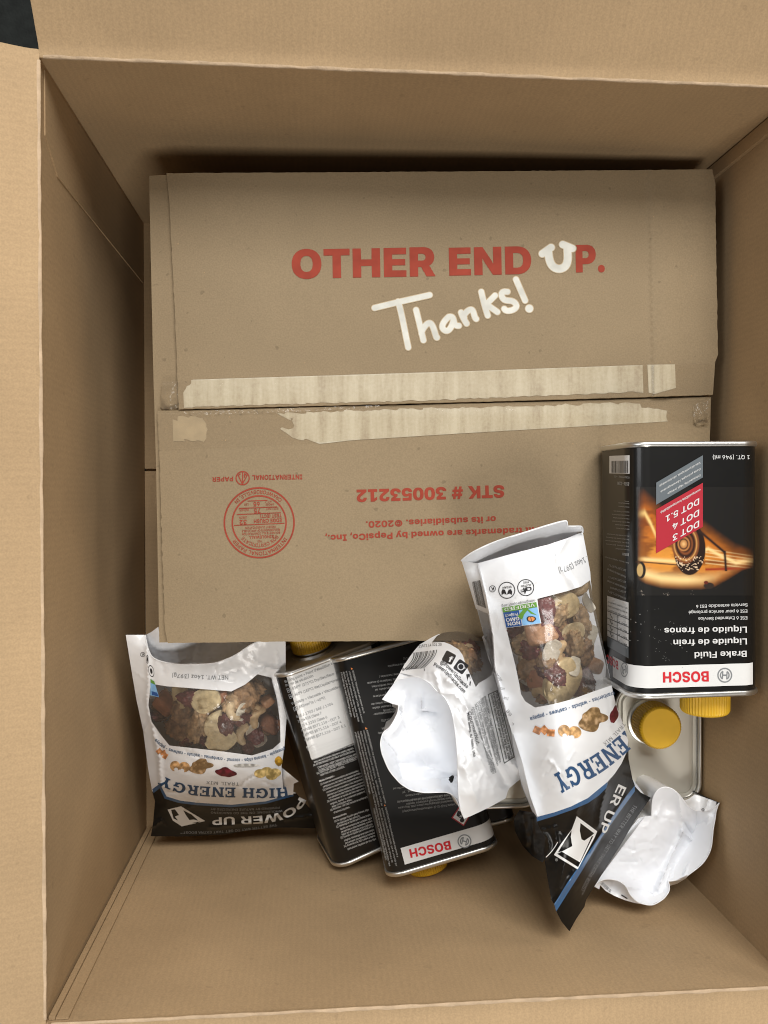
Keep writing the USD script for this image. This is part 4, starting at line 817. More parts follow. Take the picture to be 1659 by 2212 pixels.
def nut_mesh(kind, r):
    sd = rng.uniform(0, 100)
    if kind == 'walnut':
        v = ICO.vertices.copy(); n = fbm(v * 2.6 + sd, 3, 2); n2 = np.abs(fbm(v * 3.4 + sd + 9, 2, 5) - .5) * 2
        v = v * (0.55 + .62 * n + .42 * n2)[:, None] * [1.15, .85, .62]; f = ICO.faces
    elif kind == 'cashew':
        t = np.linspace(0, 1, 17); a = (t - .5) * 2.9; C = np.column_stack([np.sin(a) * .72, np.cos(a) * .72 - .45, 0 * a]); rr = .36 * np.sqrt(np.maximum(0.0, 1 - (2 * t - 1) ** 4)) * (0.82 + .3 * t) + 1e-3
        T_ = np.gradient(C, axis=0); T_ /= np.linalg.norm(T_, axis=1, keepdims=True); Nn = np.column_stack([-T_[:, 1], T_[:, 0], 0 * a]); k = 12; th_ = np.linspace(0, 2 * np.pi, k, endpoint=False)
        v = (C[:, None] + rr[:, None, None] * (np.cos(th_)[None, :, None] * Nn[:, None] + np.sin(th_)[None, :, None] * np.array([0, 0, 1.0]))).reshape(-1, 3); f = []
        for i in range(16):
            for j in range(k): A_, B_ = i * k + j, i * k + (j + 1) % k; f += [[A_, B_, B_ + k], [A_, B_ + k, A_ + k]]
        f = np.array(f); v = v * (1 + .12 * (noise(v * 2 + sd, 1) - .5))[:, None]
    elif kind == 'banana':
        v = ICO.vertices.copy(); rad = np.hypot(v[:, 0], v[:, 1]); v[:, 2] = np.sign(v[:, 2]) * np.abs(v[:, 2]) ** .4 * .16 * (1 - .35 * np.exp(-(rad / .45) ** 2)) + .10 * (noise(v * 1.8 + sd, 3) - .5) * 2 * rad; v[:, :2] *= (1 + .18 * (noise(np.column_stack([np.arctan2(v[:, 1], v[:, 0]), 0 * rad, 0 * rad]) * 1.2 + sd, 4) - .5))[:, None]; v[:, 1] *= .78; f = ICO.faces
    elif kind == 'cranberry':
        v = ICO.vertices.copy(); v = v * (0.7 + .6 * np.abs(fbm(v * 2.2 + sd, 3, 8) - .5) * 2 + .2 * noise(v + sd, 1))[:, None] * [1.1, .75, .5]; f = ICO.faces
    elif kind == 'papaya':
        v = ICO2.vertices.copy(); v = np.sign(v) * np.abs(v) ** .45 * [.85, .65, .6]; v = v * (1 + .3 * (noise(v * 1.1 + sd, 2) - .5))[:, None]; f = ICO2.faces
    else:
        v = ICO2.vertices.copy(); v = np.sign(v) * np.abs(v) ** .6 * [.9, .6, .10]; v[:, 2] += .25 * v[:, 0] ** 2; v *= (1 + .25 * (noise(v * 1.4 + sd, 2) - .5))[:, None]; f = ICO2.faces
    return v * r, f
def rot(a, b, c):
    ca, sa, cb, sb, cc_, sc = math.cos(a), math.sin(a), math.cos(b), math.sin(b), math.cos(c), math.sin(c)
    return np.array([[cc_, -sc, 0], [sc, cc_, 0], [0, 0, 1]]) @ np.array([[1, 0, 0], [0, cb, -sb], [0, sb, cb]]) @ np.array([[ca, 0, sa], [0, 1, 0], [-sa, 0, ca]])
KINDS = ['walnut', 'cashew', 'cranberry', 'papaya', 'banana', 'coconut']; SIZE = {'walnut': .0080, 'cashew': .0078, 'banana': .0115, 'cranberry': .0074, 'papaya': .0066, 'coconut': .0074}
def put_nut(kind, px, py, zf, where, r=None, spin=None, depth=0.0, tilt=.35, dark=0, again=0):
    r = r or SIZE[kind] * rng.uniform(.85, 1.2); v, f = nut_mesh(kind, r)
    v = v @ rot(rng.normal(0, tilt), rng.normal(0, tilt), rng.uniform(0, 6.28) if spin is None else spin).T
    q = np.array([[px, py]]); n = fnormals(q, zf)[0] + [0, 0, .8]; n /= np.linalg.norm(n); P0 = at(px, py, float(zf(np.array([px]), np.array([py]))[0]))
    a_ = np.cross([0, 1, 0], n); a_ /= np.linalg.norm(a_); b_ = np.cross(n, a_); R_ = np.column_stack([a_, b_, n]); v = v @ R_.T
    v = v + P0 - n * (np.max(v @ n) + 0.0006 + depth)
    qv = pix(v); over = np.max(v[:, 2] - zf(qv[:, 0], qv[:, 1])); v[:, 2] -= max(0.0, over + 0.0006)
    if CLIP and again < 4:
        out_ = [Point(a).distance(CLIP) for a in pix(v)[::3]]
        if max(out_) > 1.0:
            c_ = CLIP.centroid; w_ = np.array([c_.x - px, c_.y - py]); w_ = w_ / np.linalg.norm(w_) * (max(out_) + 1)
            return put_nut(kind, px + w_[0], py + w_[1], zf, where, r, spin, depth, tilt, dark, again + 1)
    mesh = trimesh.Trimesh(v, f, process=False)
    if dark: return mesh
    nm, ct, lb = NAME[kind]; x0, y0, x1, y1 = BOX
    row = ('top', 'upper', 'middle', 'lower', 'bottom')[int(np.clip((py - y0) / (y1 - y0) * 5, 0, 4))]; colm = ('left', 'centre', 'right')[int(np.clip((px - x0) / (x1 - x0) * 3, 0, 2))]
    nb_ = sorted((math.hypot(px - q[1], py - q[2]), q[0]) for q in AROUND if abs(q[1] - px) + abs(q[2] - py) > .01)
    n1, n2 = NAME[nb_[0][1]][1], NAME[nb_[1][1]][1]; lab = f'{lb} nearest a {n1}, {row} {colm} in the {where} window'
    if lab in TAKEN: lab = f'{lb} between {n1} and {n2}, {row} {colm} in the {where} window'
    TAKEN.add(lab)
    tag(obj(nm, mesh, NM[kind][int(rng.random() < .4)], smooth=True), lab, ct, f'{ct} pieces in the {where}')
AROUND = []; TAKEN = set(); CLIP = None
BOX = (0, 0, 1, 1)
def fill(poly, zf, where, n1, n2, weights, fixed=(), gap=24, depth=0.008):
    global BOX, CLIP
    BOX = poly.bounds; CLIP = poly.buffer(5); deep = {}; AROUND.clear(); AROUND.extend(p[:3] for p in fixed)
    pts = [np.array(p[1:3], float) for p in fixed]; todo = [(p[0], p[1], p[2], zf, where, *p[3:]) for p in fixed]
    x0, y0, x1, y1 = poly.bounds; inn = poly.buffer(-4)
    rp = lambda k: SIZE[k] * 3300 * .78
    for layer, n, g_ in ((0, n1, gap), (1, n2, gap * .9)):
        L_ = [(q, p[0]) for q, p in zip(pts, fixed)] if layer == 0 else []; tries = 0; c_ = 0
        while c_ < n and tries < 6000:
            tries += 1; p = rng.uniform((x0, y0), (x1, y1))
            if not (inn if layer == 0 else poly.buffer(-1)).contains(Point(p)) : continue
            k = str(rng.choice(KINDS, p=weights if layer == 0 else [.36, .12, .28, .12, .08, .04]))
            if any(np.linalg.norm(p - q) < (g_ if layer else .80 * (rp(k) + rp(kk))) for q, kk in L_): continue
            L_.append((p, k))
            c_ += 1
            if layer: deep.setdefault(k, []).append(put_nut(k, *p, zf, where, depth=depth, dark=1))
            else: AROUND.append((k, *p)); todo.append((k, *p, zf, where, None, None, rng.uniform(0, .003)))
    for t_ in todo: put_nut(*t_)
    heap = thing('nut_mix', f'mixed nuts and fruit heaped deep inside the {where}', 'trail mix', at(*poly.centroid.coords[0], .1)); heap.SetCustomDataByKey('kind', 'stuff')
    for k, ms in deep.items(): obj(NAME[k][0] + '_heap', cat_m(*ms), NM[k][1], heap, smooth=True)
def blob(c, rx, ry, seed, n=40, amp=.35, rot_=0):
    a = np.linspace(0, 2 * np.pi, n, endpoint=False); r = 1 + amp * (noise(np.column_stack([np.cos(a) * 1.6 + seed, np.sin(a) * 1.6, 0 * a]), seed) - .5) * 2
    return affinity.rotate(Polygon(np.column_stack([c[0] + rx * r * np.cos(a), c[1] + ry * r * np.sin(a)])), rot_)
def fruit_print(kind, c, rx, ry, zf, parent, rot_=0):
    """small printed fruit picture: colours as on the packet"""
    base = {'walnut': (.42, .26, .12), 'cashew': (.74, .44, .20), 'cranberry': (.17, .01, .03), 'papaya': (.88, .38, .15), 'banana': (.82, .60, .22), 'pineapple': (.65, .36, .04), 'coconut': (.70, .69, .66)}[kind]
    shp = {'walnut': lambda: blob(c, rx, ry, 3, 60, .35), 'cranberry': lambda: blob(c, rx, ry, 5, 40, .25), 'pineapple': lambda: blob(c, rx, ry, 6, 12, .2), 'coconut': lambda: blob(c, rx, ry * .5, 7, 40, .2),
           'cashew': lambda: multi(Point(c[0] - rx * .45, c[1]).buffer(rx * .5).difference(Point(c[0] - rx * .3, c[1] + ry * .5).buffer(rx * .2)), affinity.scale(Point(c[0] + rx * .45, c[1] - ry * .1).buffer(rx * .55), 1, .9).difference(Point(c[0] + rx * .3, c[1] + ry * .55).buffer(rx * .22))).buffer(0),
           'papaya': lambda: shapely.union_all([affinity.rotate(sbox(c[0] + dx * rx - rx * .33, c[1] + dy * ry - ry * .5, c[0] + dx * rx + rx * .33, c[1] + dy * ry + ry * .5), a_) for dx, dy, a_ in ((-.6, .15, 12), (0, -.1, 35), (.6, .1, -8))]),
           'banana': lambda: shapely.union_all([affinity.scale(Point(c[0] + dx * rx, c[1] + dy * ry).buffer(rx * .45), 1, .72) for dx, dy in ((-.5, 0), (.0, -.3), (.35, .3), (.6, -.1))])}[kind]()
    shp = affinity.rotate(shp, rot_, origin=tuple(c)) if kind != 'walnut' else shp
    b = np.array(base)
    def col(px, py):
        n = fbm(np.column_stack([px / 7, py / 7, 0 * px + rx]), 3, 2)[:, None]; s = np.clip((n - .35) * 2.4, 0, 1); return b * (.45 + .9 * s) + (.10 * s ** 2 if kind in ('walnut', 'banana', 'papaya') else 0)
    if shp.geom_type == 'GeometryCollection': shp = multi(shp)
    patch('fruit_picture', shp, zf, M['print'], parent, 2.0, 0.0004, colors=col)
def rim_tube(name, pts, zs, parent, m, r=0.0006, closed=False):
    """heat sealed / cut lip of a pouch"""
    P = at(np.array(pts)[:, 0], np.array(pts)[:, 1], np.array(zs)); from_ = np.r_[0, np.cumsum(np.linalg.norm(np.diff(P, axis=0), axis=1))]
    from scipy.interpolate import PchipInterpolator
    P = PchipInterpolator(from_, P)(np.linspace(0, from_[-1], max(40, 4 * len(P)))); n = len(P); k = 6; T_ = np.gradient(P, axis=0); T_ /= np.linalg.norm(T_, axis=1, keepdims=True) + 1e-12
    A_ = np.cross(T_, [0, 0, 1.0]); A_ /= np.linalg.norm(A_, axis=1, keepdims=True) + 1e-9; B_ = np.cross(T_, A_); th_ = np.linspace(0, 2 * np.pi, k, endpoint=False)
    v = (P[:, None] + r * (np.cos(th_)[None, :, None] * A_[:, None] + np.sin(th_)[None, :, None] * B_[:, None])).reshape(-1, 3); f = []
    for i in range(n - 1):
        for j in range(k): a_, b_ = i * k + j, i * k + (j + 1) % k; f += [[a_, b_, b_ + k], [a_, b_ + k, a_ + k]]
    return obj(name, trimesh.Trimesh(v, np.array(f), process=False), m, parent, smooth=True)
sm_ = lambda p, n=60, closed=False: curve(p, n)

# ================================================================== POUCH 3: diagonal, on top of the cans
c6 = crop(1750, 2000, 2.074); c7 = crop(1950, 2700, 1.746); c36 = crop(1950, 3000, 3.0164)
P3 = thing('snack_pouch', 'opened white and black trail mix pouch lying diagonally with its clear window facing up', 'snack bag', at(1200, 1600, 0.17))
pts3 = [(1031, 1217, .244), (1047, 1282, .250), (1064, 1375, .256), (1068, 1436, .258), (1087, 1520, .262), (1108, 1590, .262), (1126, 1646, .261), (1144, 1722, .257), (1159, 1764, .254), (1179, 1810, .250), (1177, 1862, .247), (1191, 1944, .244), (1230, 2011, .240),
        (1090, 1205, .257), (1140, 1200, .262), (1200, 1175, .258), (1251, 1152, .246), (1110, 1350, .274), (1180, 1340, .286), (1240, 1310, .274), (1283, 1298, .246), (1130, 1480, .280), (1200, 1480, .297), (1270, 1460, .280), (1322, 1475, .240), (1330, 1520, .236),
        (1170, 1620, .282), (1230, 1620, .293), (1300, 1590, .270), (1360, 1590, .226), (1354, 1670, .222), (1200, 1740, .270), (1260, 1710, .276), (1310, 1690, .250), (1220, 1850, .256), (1270, 1800, .252), (1240, 1900, .250), (1320, 1776, .232), (1372, 1698, .212), (1205, 1960, .246), (1265, 1952, .228), (1296, 1899, .220), (1371, 1773, .203), (1406, 1723, .195)]
z3 = field(pts3, 0.02, folds=creases(Polygon([(1035, 1225), (1250, 1160), (1340, 1560), (1372, 1698), (1225, 1990), (1165, 1790)]), 34, 41, h=.0009) + [(sm_([c36(560, 830), c36(630, 930), c36(600, 1130)], 12), 5, .0025), ([c36(1320, 300), c36(1250, 560), c36(1230, 760)], 7, .0025), ([c36(700, 1690), c36(1240, 880), c36(1560, 400)], 5, .0022), ([c6(860, 300), c6(940, 460), c6(1060, 640)], 6, -.003), ([c6(1000, 260), c6(900, 430)], 5, .002),
                             ([c36(1000, 500), c36(900, 800)], 6, .0015), ([c36(820, 1200), c36(760, 1500)], 6, .0015), ([c36(560, 800), c36(700, 780)], 4, .002), ([c36(700, 780), c36(730, 940)], 4, .002)], amp=0.0022, freq=42, seed=2)

left3 = [(1031, 1217), (1047, 1282), (1064, 1375), (1067, 1436), (1087, 1520), (1108, 1590), (1126, 1646), (1144, 1722), (1159, 1764)]
seam1_up = [c36(490, 655), c36(700, 600), c36(900, 530), c36(1100, 430), c36(1330, 240), c36(1420, 140), c36(1500, 20), (1355, 1622)]
front_top = [(1259, 1150), (1251, 1152), (1224, 1163), (1185, 1176), (1092, 1200), (1031, 1217)]
right3 = [(1357, 1600), (1345, 1560), (1330, 1520), (1320, 1475), (1296, 1361), (1280, 1298), (1275, 1235)]
face_white = Polygon([*left3, *seam1_up, *right3, *front_top]).buffer(0)
win3 = Polygon([c6(1190, 590), c6(1120, 640), c6(1000, 680), c6(758, 742), c6(785, 940), c6(505, 980), c6(540, 1130), c6(580, 1290), c6(612, 1440), c6(625, 1520), c6(660, 1580), c6(740, 1630), c6(900, 1600), c6(1050, 1560), c6(1200, 1505), c6(1365, 1448), c6(1330, 1290), c6(1280, 1040), c6(1215, 760)])
s1_low = [c36(1335, 265), c36(1320, 310), c36(1230, 400), c36(1100, 490), c36(900, 575), c36(700, 645), c36(495, 708)]
stripe1 = Polygon([c36(490, 655), c36(700, 600), c36(900, 530), c36(1100, 430), c36(1330, 240), *s1_low]).buffer(0)
s2_up = [c36(700, 1690), c36(860, 1430), c36(1000, 1230), c36(1240, 880), c36(1400, 640), c36(1560, 400), c36(1659, 280)]
s2_low = [c36(1659, 350), c36(1480, 590), c36(1260, 905), c36(1020, 1310), c36(880, 1530), c36(725, 1775)]
black_face = Polygon([c36(495, 708), (1168, 1793), (1179, 1810), (1175, 1835), (1177, 1862), (1183, 1900), (1191, 1944), *s2_up, (1366, 1682), (1358, 1640), (1357, 1600), (1355, 1622), c36(1500, 20), c36(1420, 140), c36(1335, 250), *s1_low]).buffer(0)
stripe2 = Polygon([*s2_up, *s2_low]).buffer(0)
gus = Polygon([*s2_low, (1213, 1991), (1230, 2012), c36(960, 1870), c36(1060, 1720), c36(1080, 1640), c36(1110, 1590), c36(1240, 1380), c36(1400, 1130), c36(1500, 970), (1371, 1773), (1406, 1723), (1384, 1712), c36(1640, 270)]).buffer(0)
fr3 = patch('front_panel', face_white.difference(win3), z3, M['film'], P3, 5)
patch('blue_stripe', stripe1.difference(face_white).buffer(0), z3, M['film_blue'], P3, 4); bl3 = patch('base_panel', black_face.difference(stripe1).difference(stripe2), z3, M['film_black'], P3, 4)
patch('blue_stripe', stripe2, z3, M['film_blue'], P3, 4); gu3 = patch('base_gusset', gus.difference(stripe2), z3, M['film_black'], P3, 4)
patch('clear_window', win3, z3, M['clear'], P3, 5)
# mouth: the inside of the back panel above the front lip
mouth = Polygon([(997, 1211), (1015, 1197), (1039, 1184), (1080, 1167), (1119, 1155), (1224, 1125), (1226, 1137), (1254, 1137), (1259, 1150), (1251, 1156), (1224, 1168), (1185, 1182), (1092, 1206), (1031, 1222)])
zm3 = field([(997, 1211, .250), (1039, 1184, .262), (1119, 1155, .268), (1224, 1125, .266), (1256, 1140, .256), (1259, 1152, .238), (1224, 1166, .236), (1185, 1180, .238), (1092, 1204, .238), (1031, 1221, .236), (1120, 1180, .250)], amp=.003, freq=30, seed=4)
patch('back_panel_inside', mouth, zm3, M['film_in'], P3, 4)
# side of the back panel seen past the left fold
zs3 = field([(997, 1211, .246), (1009, 1250, .232), (1023, 1298, .226), (1042, 1361, .224), (1063, 1443, .224), (1084, 1520, .224), (1103, 1573, .224), (1117, 1646, .222), (1150, 1760, .222)] + [(x, y, z3(np.array([x]), np.array([y]))[0] - .0006) for x, y in left3], amp=.002, freq=25, seed=6)
side3 = Polygon([(997, 1211), (1009, 1250), (1023, 1298), (1042, 1361), (1063, 1443), (1074, 1480), (1103, 1573), (1114, 1646), (1128, 1696), (1150, 1752), (1162, 1768), *[(x + 2, y) for x, y in left3[::-1]]]).buffer(0)
wside = Polygon([(1020, 1312), (1070, 1332), (1075, 1440), (1080, 1462), (1060, 1447), (1038, 1380)])
sp3 = patch('back_panel', side3.difference(wside), zs3, M['film'], P3, 4); patch('clear_window', side3.intersection(wside), zs3, M['clear'], P3, 4)
decal('barcode', barcode([c6(225, 605), c6(290, 590), c6(340, 820), c6(265, 790)], 5, 24), zs3, M['ink_black'], sp3, 0.0004, flat=False, step=6)
decal('print_line', multi(*[lay(text(t_, 500, 48), c6(p0), c6(p1), 7) for t_, p0, p1 in (('snap', (415, 1360), (460, 1420)), ('secure', (440, 1480), (490, 1490)), ('and', (480, 1560), (520, 1570)), ('8g', (500, 1660), (540, 1700)), ('sug', (505, 1740), (560, 1780)))]), zs3, M['ink_grey'], sp3, .0004, flat=False, step=6)
# closed underside
hull3 = Polygon([(1005, 1215), (1042, 1361), (1074, 1480), (1103, 1573), (1126, 1696), (1165, 1790), (1185, 1900), (1228, 2000), (1290, 1895), (1366, 1770), (1398, 1724), (1366, 1682), (1350, 1600), (1318, 1475), (1276, 1298), (1250, 1160), (1119, 1165)])
zb3 = field([(1005, 1215, .236), (1250, 1160, .235), (1276, 1298, .222), (1140, 1300, .2042), (1190, 1360, .2042), (1318, 1475, .215), (1042, 1361, .215), (1200, 1420, .2042), (1103, 1573, .21), (1220, 1560, .19), (1350, 1600, .21), (1126, 1696, .20), (1250, 1720, .195), (1185, 1900, .236), (1228, 2000, .236), (1290, 1895, .215), (1366, 1770, .197), (1398, 1724, .190)], 0.05)
patch('underside', hull3, zb3, M['film_in'], P3, 10)
zk3 = field([(1120, 1750, .19), (1176, 1840, .235), (1112, 1795, .17), (1160, 1752, .225), (1172, 1862, .235), (1128, 1826, .18)], folds=[([(1130, 1760), (1140, 1820)], 6, .004), ([(1150, 1770), (1155, 1840)], 4, .003)], amp=.004, freq=14, seed=8)
patch('back_base', Polygon([(1122, 1750), (1158, 1756), (1170, 1790), (1180, 1812), (1178, 1855), (1172, 1863), (1150, 1850), (1128, 1826), (1112, 1795), (1110, 1768)]), zk3, M['film_black'], P3, 3)
rim_tube('torn_lip', mouth.exterior.coords[:9], [.250, .257, .262, .265, .268, .266, .263, .256, .247], P3, M['film'])
# print
decal('navy_lettering', bend(slab_text('ENERGY'), [(1339, 1588), (1300, 1619), (1262, 1643), (1230, 1657), (1190, 1677)], (38, 44)), z3, M['ink_navy'] if 0 else M['ink_blue'], fr3, .0004, flat=False, step=5)
decal('navy_lettering', bend(slab_text('H'), [(1356, 1569), (1343, 1585)], (34, 38)).intersection(face_white), z3, M['ink_blue'], fr3, .0004, flat=False, step=5)
decal('black_lettering', bend(text('TRAIL MIX', 400, 70, .12), [(1346, 1560), (1328, 1582), (1302, 1605)], 8), z3, M['ink_grey'], fr3, .0004, flat=False, step=5)
decal('blue_lettering', bend(text('cranberries - walnuts - cashews - papaya', 600, 70), [c6(1385, 1497), c6(1210, 1557), c6(1000, 1625), c6(850, 1667), c6(695, 1712)], 9), z3, M['ink_blue'], fr3, .0004, flat=False, step=5)
decal('grey_lettering', bend(text('T. 14oz (397g)', 450, 70), [c6(1185, 380), c6(1120, 412), c6(1020, 460), c6(925, 492)], 12).buffer(0).intersection(face_white.buffer(-2)), z3, M['ink_grey'], fr3, .0004, flat=False, step=5)
for kind, p, rx, ry in (('papaya', c6(815, 1820), 25, 15), ('cashew', c6(1020, 1830), 26, 20), ('walnut', c6(1215, 1712), 30, 24), ('cranberry', c6(1385, 1690), 8, 19)): fruit_print(kind, p, rx, ry, z3, fr3, 12)
def ring(c, r, w): return Point(c).buffer(r, 32).difference(Point(c).buffer(r - w, 32))
cg, cv, ck_ = c6(664, 650), c6(509, 672), c6(392, 660)
decal('gluten_free_seal', multi(ring(cg, 18.2, 1.7), lay(text('GF', 700, 70), cg + (13, -2.6), cg + (-13, 2), 8.4), lay(text('GLUTEN', 600, 50), cg + (11.5, -8), cg + (-11, -5), 4.3), lay(text('FREE', 600, 50), cg + (7, -14), cg + (-6.5, -12.5), 4.3), affinity.rotate(blob(cg + (0, 4), 2.4, 8, 3), 8)), z3, M['ink_black'], fr3, .0004, flat=False, step=6)
leaf = lambda s: Polygon([cv + (0, 9.5), cv + (s * 4, -1), cv + (s * 9, -2.5), cv + (s * 11.5, 3), cv + (s * 11, 10), cv + (s * 6, 7)])
decal('vegan_seal', multi(ring(cv, 18.2, 1.7), leaf(1), leaf(-1), lay(text('VEGAN', 600, 50), cv + (10.5, -10), cv + (-9.5, -7.5), 4.6)), z3, M['ink_black'], fr3, .0004, flat=False, step=6)
decal('kosher_seal', multi(ring(ck_, 7.2, 1.2), lay(text('K', 700, 60), ck_ + (3.5, -4), ck_ + (-3.5, -3), 7.2)), z3, M['ink_black'], fr3, .0004, flat=False, step=6)
LQ = [c6(748, 768), c6(470, 815), c6(505, 978), c6(783, 940)]     # bottom-left .. as read upside down
LQ = [c6(750, 768), c6(470, 815), c6(505, 978), c6(785, 940)]
decal('label_field', quad(shapely.segmentize(sbox(-.02, .0, 1.02, 1.02), .1), LQ), z3, M['label_white'], fr3, .0004, flat=False, step=5)
decal('label_field', quad(shapely.segmentize(sbox(.0, .25, .52, 1), .1), LQ), z3, M['sky_blue'], fr3, .0006, flat=False, step=5)
decal('label_field', quad(shapely.segmentize(sbox(.54, .25, 1, 1), .1), LQ), z3, M['deep_blue'], fr3, .0006, flat=False, step=5)
decal('label_field', quad(shapely.segmentize(sbox(0, .0, 1, .24), .1), LQ).union(quad(Polygon([(.30, .2), (.38, .2), (.62, .55), (.50, .72), (.42, .5), (.30, .32), (.22, .5), (.05, .62), (.2, .4)]), LQ)), z3, M['green'], fr3, .0008, flat=False, step=5)
bf = affinity.scale(blob((.24, .76), .13, .17, 4, 40, .3), 1, 1)
decal('butterfly', quad(bf, LQ), z3, M['ink_black'], fr3, .0010, flat=False, step=5); decal('butterfly', quad(affinity.scale(bf, .72, .72).difference(sbox(.235, .5, .255, 1)), LQ), z3, M['orange'], fr3, .0012, flat=False, step=5)
def qtext(s, x0, x1, y, h, wt): g, w = text(s, wt, 60); return quad(affinity.affine_transform(g, [(x1 - x0) / w, 0, 0, h, x0, y]), LQ)
decal('white_lettering', multi(qtext('VERIFIED', .06, .95, .04, .15, 600), qtext('NON', .57, .95, .76, .17, 700), qtext('GMO', .57, .97, .55, .17, 700), qtext('Project', .58, .96, .36, .14, 600)), z3, M['label_white'], fr3, .0010, flat=False, step=5)
decal('grey_lettering', lay(text('nongmoproject.org', 450, 60, .05), c6(742, 745), c6(465, 792), 5.4), z3, M['ink_grey'], fr3, .0004, flat=False, step=5)
emb = Polygon(c36([(968, 645), (1212, 825), (1180, 900), (980, 1278), (697, 1105), (780, 975), (910, 800)])).difference(Polygon(c36([(1012, 725), (1175, 848), (1140, 880), (1060, 935), (1025, 920), (1005, 820)]))).difference(Polygon(c36([(908, 812), (897, 890), (915, 1000), (795, 1062), (745, 1075), (820, 950)]))).difference(Polygon(c36([(735, 1092), (790, 1066), (1005, 1192), (1145, 885), (1165, 880), (985, 1250)])))
decal('white_emblem', emb, z3, M['label_white'], bl3, .0005, flat=False, step=4)
decal('white_lettering', bend(affinity.scale(text('ER UP', 650, 80)[0], 1, 1, origin=(0, 0)).buffer(0) and text('ER UP', 650, 80), [c36(1470, 250), c36(1370, 470), c36(1225, 830)], (19, 17)), z3, M['ink_white'], bl3, .0005, flat=False, step=4)
decal('white_arc', LineString(sm_([c36(605, 1130), c36(680, 1050), c36(740, 955)], 12)).buffer(.9), z3, M['ink_white'], bl3, .0005, flat=False, step=4)
decal('registered_mark', multi(ring(c36(728, 1163), 3, .8), Point(c36(728, 1163)).buffer(1)), z3, M['ink_dim'], bl3, .0005, flat=False, step=4)
decal('faint_lettering', bend(text('THE BETTER WAY TO GET THAT EXTRA BOOST™', 450, 60, .08), [c36(1650, 505), c36(1480, 760), c36(1200, 1190), c36(1000, 1560)], 8), z3, M['ink_grey'], gu3, .0005, flat=False, step=5)
for nm in ():
    pass
# contents
fixed3 = [('banana', *c6(1020, 1430), .0165, .6, 0, .12), ('banana', *c6(1040, 790), .0120, .2, 0, .15), ('papaya', *c6(835, 1030), .0085, .4, 0, .2), ('coconut', *c6(895, 1175), .0085, 1.1, 0, .1), ('walnut', *c6(620, 1140), .0105), ('cashew', *c6(990, 1180), .0085, 1.5), ('walnut', *c6(1140, 1130), .0095), ('banana', *c6(1110, 1030), .0085, .4), ('papaya', *c6(750, 1420), .0088, .2), ('cashew', *c6(765, 1530), .0085, .3), ('walnut', *c6(855, 1270), .0085), ('cranberry', *c6(900, 1370), .0095), ('cranberry', *c6(1240, 1400), .0095), ('cranberry', *c6(700, 860), .009), ('walnut', *c6(1180, 920), .0095), ('papaya', *c6(700, 1010), .0090), ('cashew', *c6(1150, 660), .0085), ('coconut', *c6(1230, 1050), .0085, .9), ('coconut', *c6(630, 1440), .0075, 2.2), ('cranberry', *c6(720, 1190), .0095), ('walnut', *c6(960, 900), .010), ('cranberry', *c6(850, 830), .0095), ('walnut', *c6(1210, 1200), .009)]
fill(win3, z3, 'diagonal pouch', 26, 90, [.34, .16, .3, .1, .04, .06], fixed3, 22, .011)

# ================================================================== POUCH 1: left, standing at the end of the printed box
c4 = c4_
P1 = thing('snack_pouch', 'opened trail mix pouch in the left corner, its black base turned to the front', 'snack bag', at(430, 1600, 0.05))
o1 = [(83, 92), (115, 290), (160, 560), (210, 790), (245, 1060), (275, 1230), (295, 1300), (282, 1450), (265, 1553)]
bot1 = [(500, 1556), (800, 1541), (1000, 1505), (1250, 1490), (1500, 1498), (1520, 1450), (1400, 1330), (1320, 1240)]
r1 = [(1225, 1200), (1213, 1050), (1235, 900), (1250, 700), (1245, 400), (1243, 80)]
lip1 = [(1100, 110), (1000, 158), (850, 250), (700, 298), (500, 305), (330, 280), (270, 245), (240, 170), (225, 92)]
zz1 = [(83, 92, .150), (225, 92, .146), (115, 290, .130), (160, 560, .106), (210, 790, .094), (245, 1060, .086), (275, 1230, .080), (282, 1450, .066), (265, 1553, .058), (500, 1556, .058), (800, 1541, .059), (1000, 1505, .060), (1250, 1490, .058), (1500, 1498, .056), (1400, 1330, .075), (1320, 1240, .084),
       (1225, 1200, .092), (1213, 1050, .106), (1235, 900, .112), (1250, 700, .116), (1245, 400, .128), (1243, 100, .146), (1000, 158, .150), (700, 298, .146), (330, 280, .146), (240, 170, .148),
       (245, 330, .140), (270, 600, .118), (300, 800, .110), (335, 1000, .104), (340, 1180, .098), (600, 500, .146), (850, 520, .148), (1100, 500, .138), (600, 750, .143), (900, 750, .146), (1150, 780, .124), (600, 950, .134), (900, 980, .136), (600, 1200, .116), (900, 1220, .116), (1150, 1180, .106), (600, 1400, .080), (900, 1400, .080), (1200, 1350, .076), (400, 1480, .066)]
z1f = field([(*c4(x, y), z) for x, y, z in zz1], .03, folds=creases(Polygon(c4([(90, 100), (1240, 110), (1240, 900), (1480, 1480), (270, 1540)])), 34, 42, h=.001) + [([c4(238, 180), c4(250, 420), c4(235, 560), c4(330, 1000), c4(338, 1190)], 5, .0028), ([c4(215, 780), c4(280, 700)], 5, .003), ([c4(1150, 400), c4(1190, 600), c4(1205, 900)], 6, -.003), ([c4(1370, 1300), c4(1100, 1440), c4(700, 1490)], 5, .0025), ([c4(270, 1490), c4(340, 1440)], 4, .003), ([c4(1250, 1430), c4(1450, 1400)], 4, .003), ([c4(1020, 380), c4(1100, 330), c4(1200, 350)], 6, .002)], amp=.0028, freq=36, seed=11)
pg = lambda pts: Polygon(c4(pts))
win1 = pg([(262, 470), (300, 452), (380, 465), (600, 482), (850, 502), (950, 452), (1040, 378), (1140, 402), (1180, 560), (1203, 720), (1206, 870), (1150, 920), (1000, 967), (800, 940), (400, 895), (340, 820), (270, 720), (247, 600)])
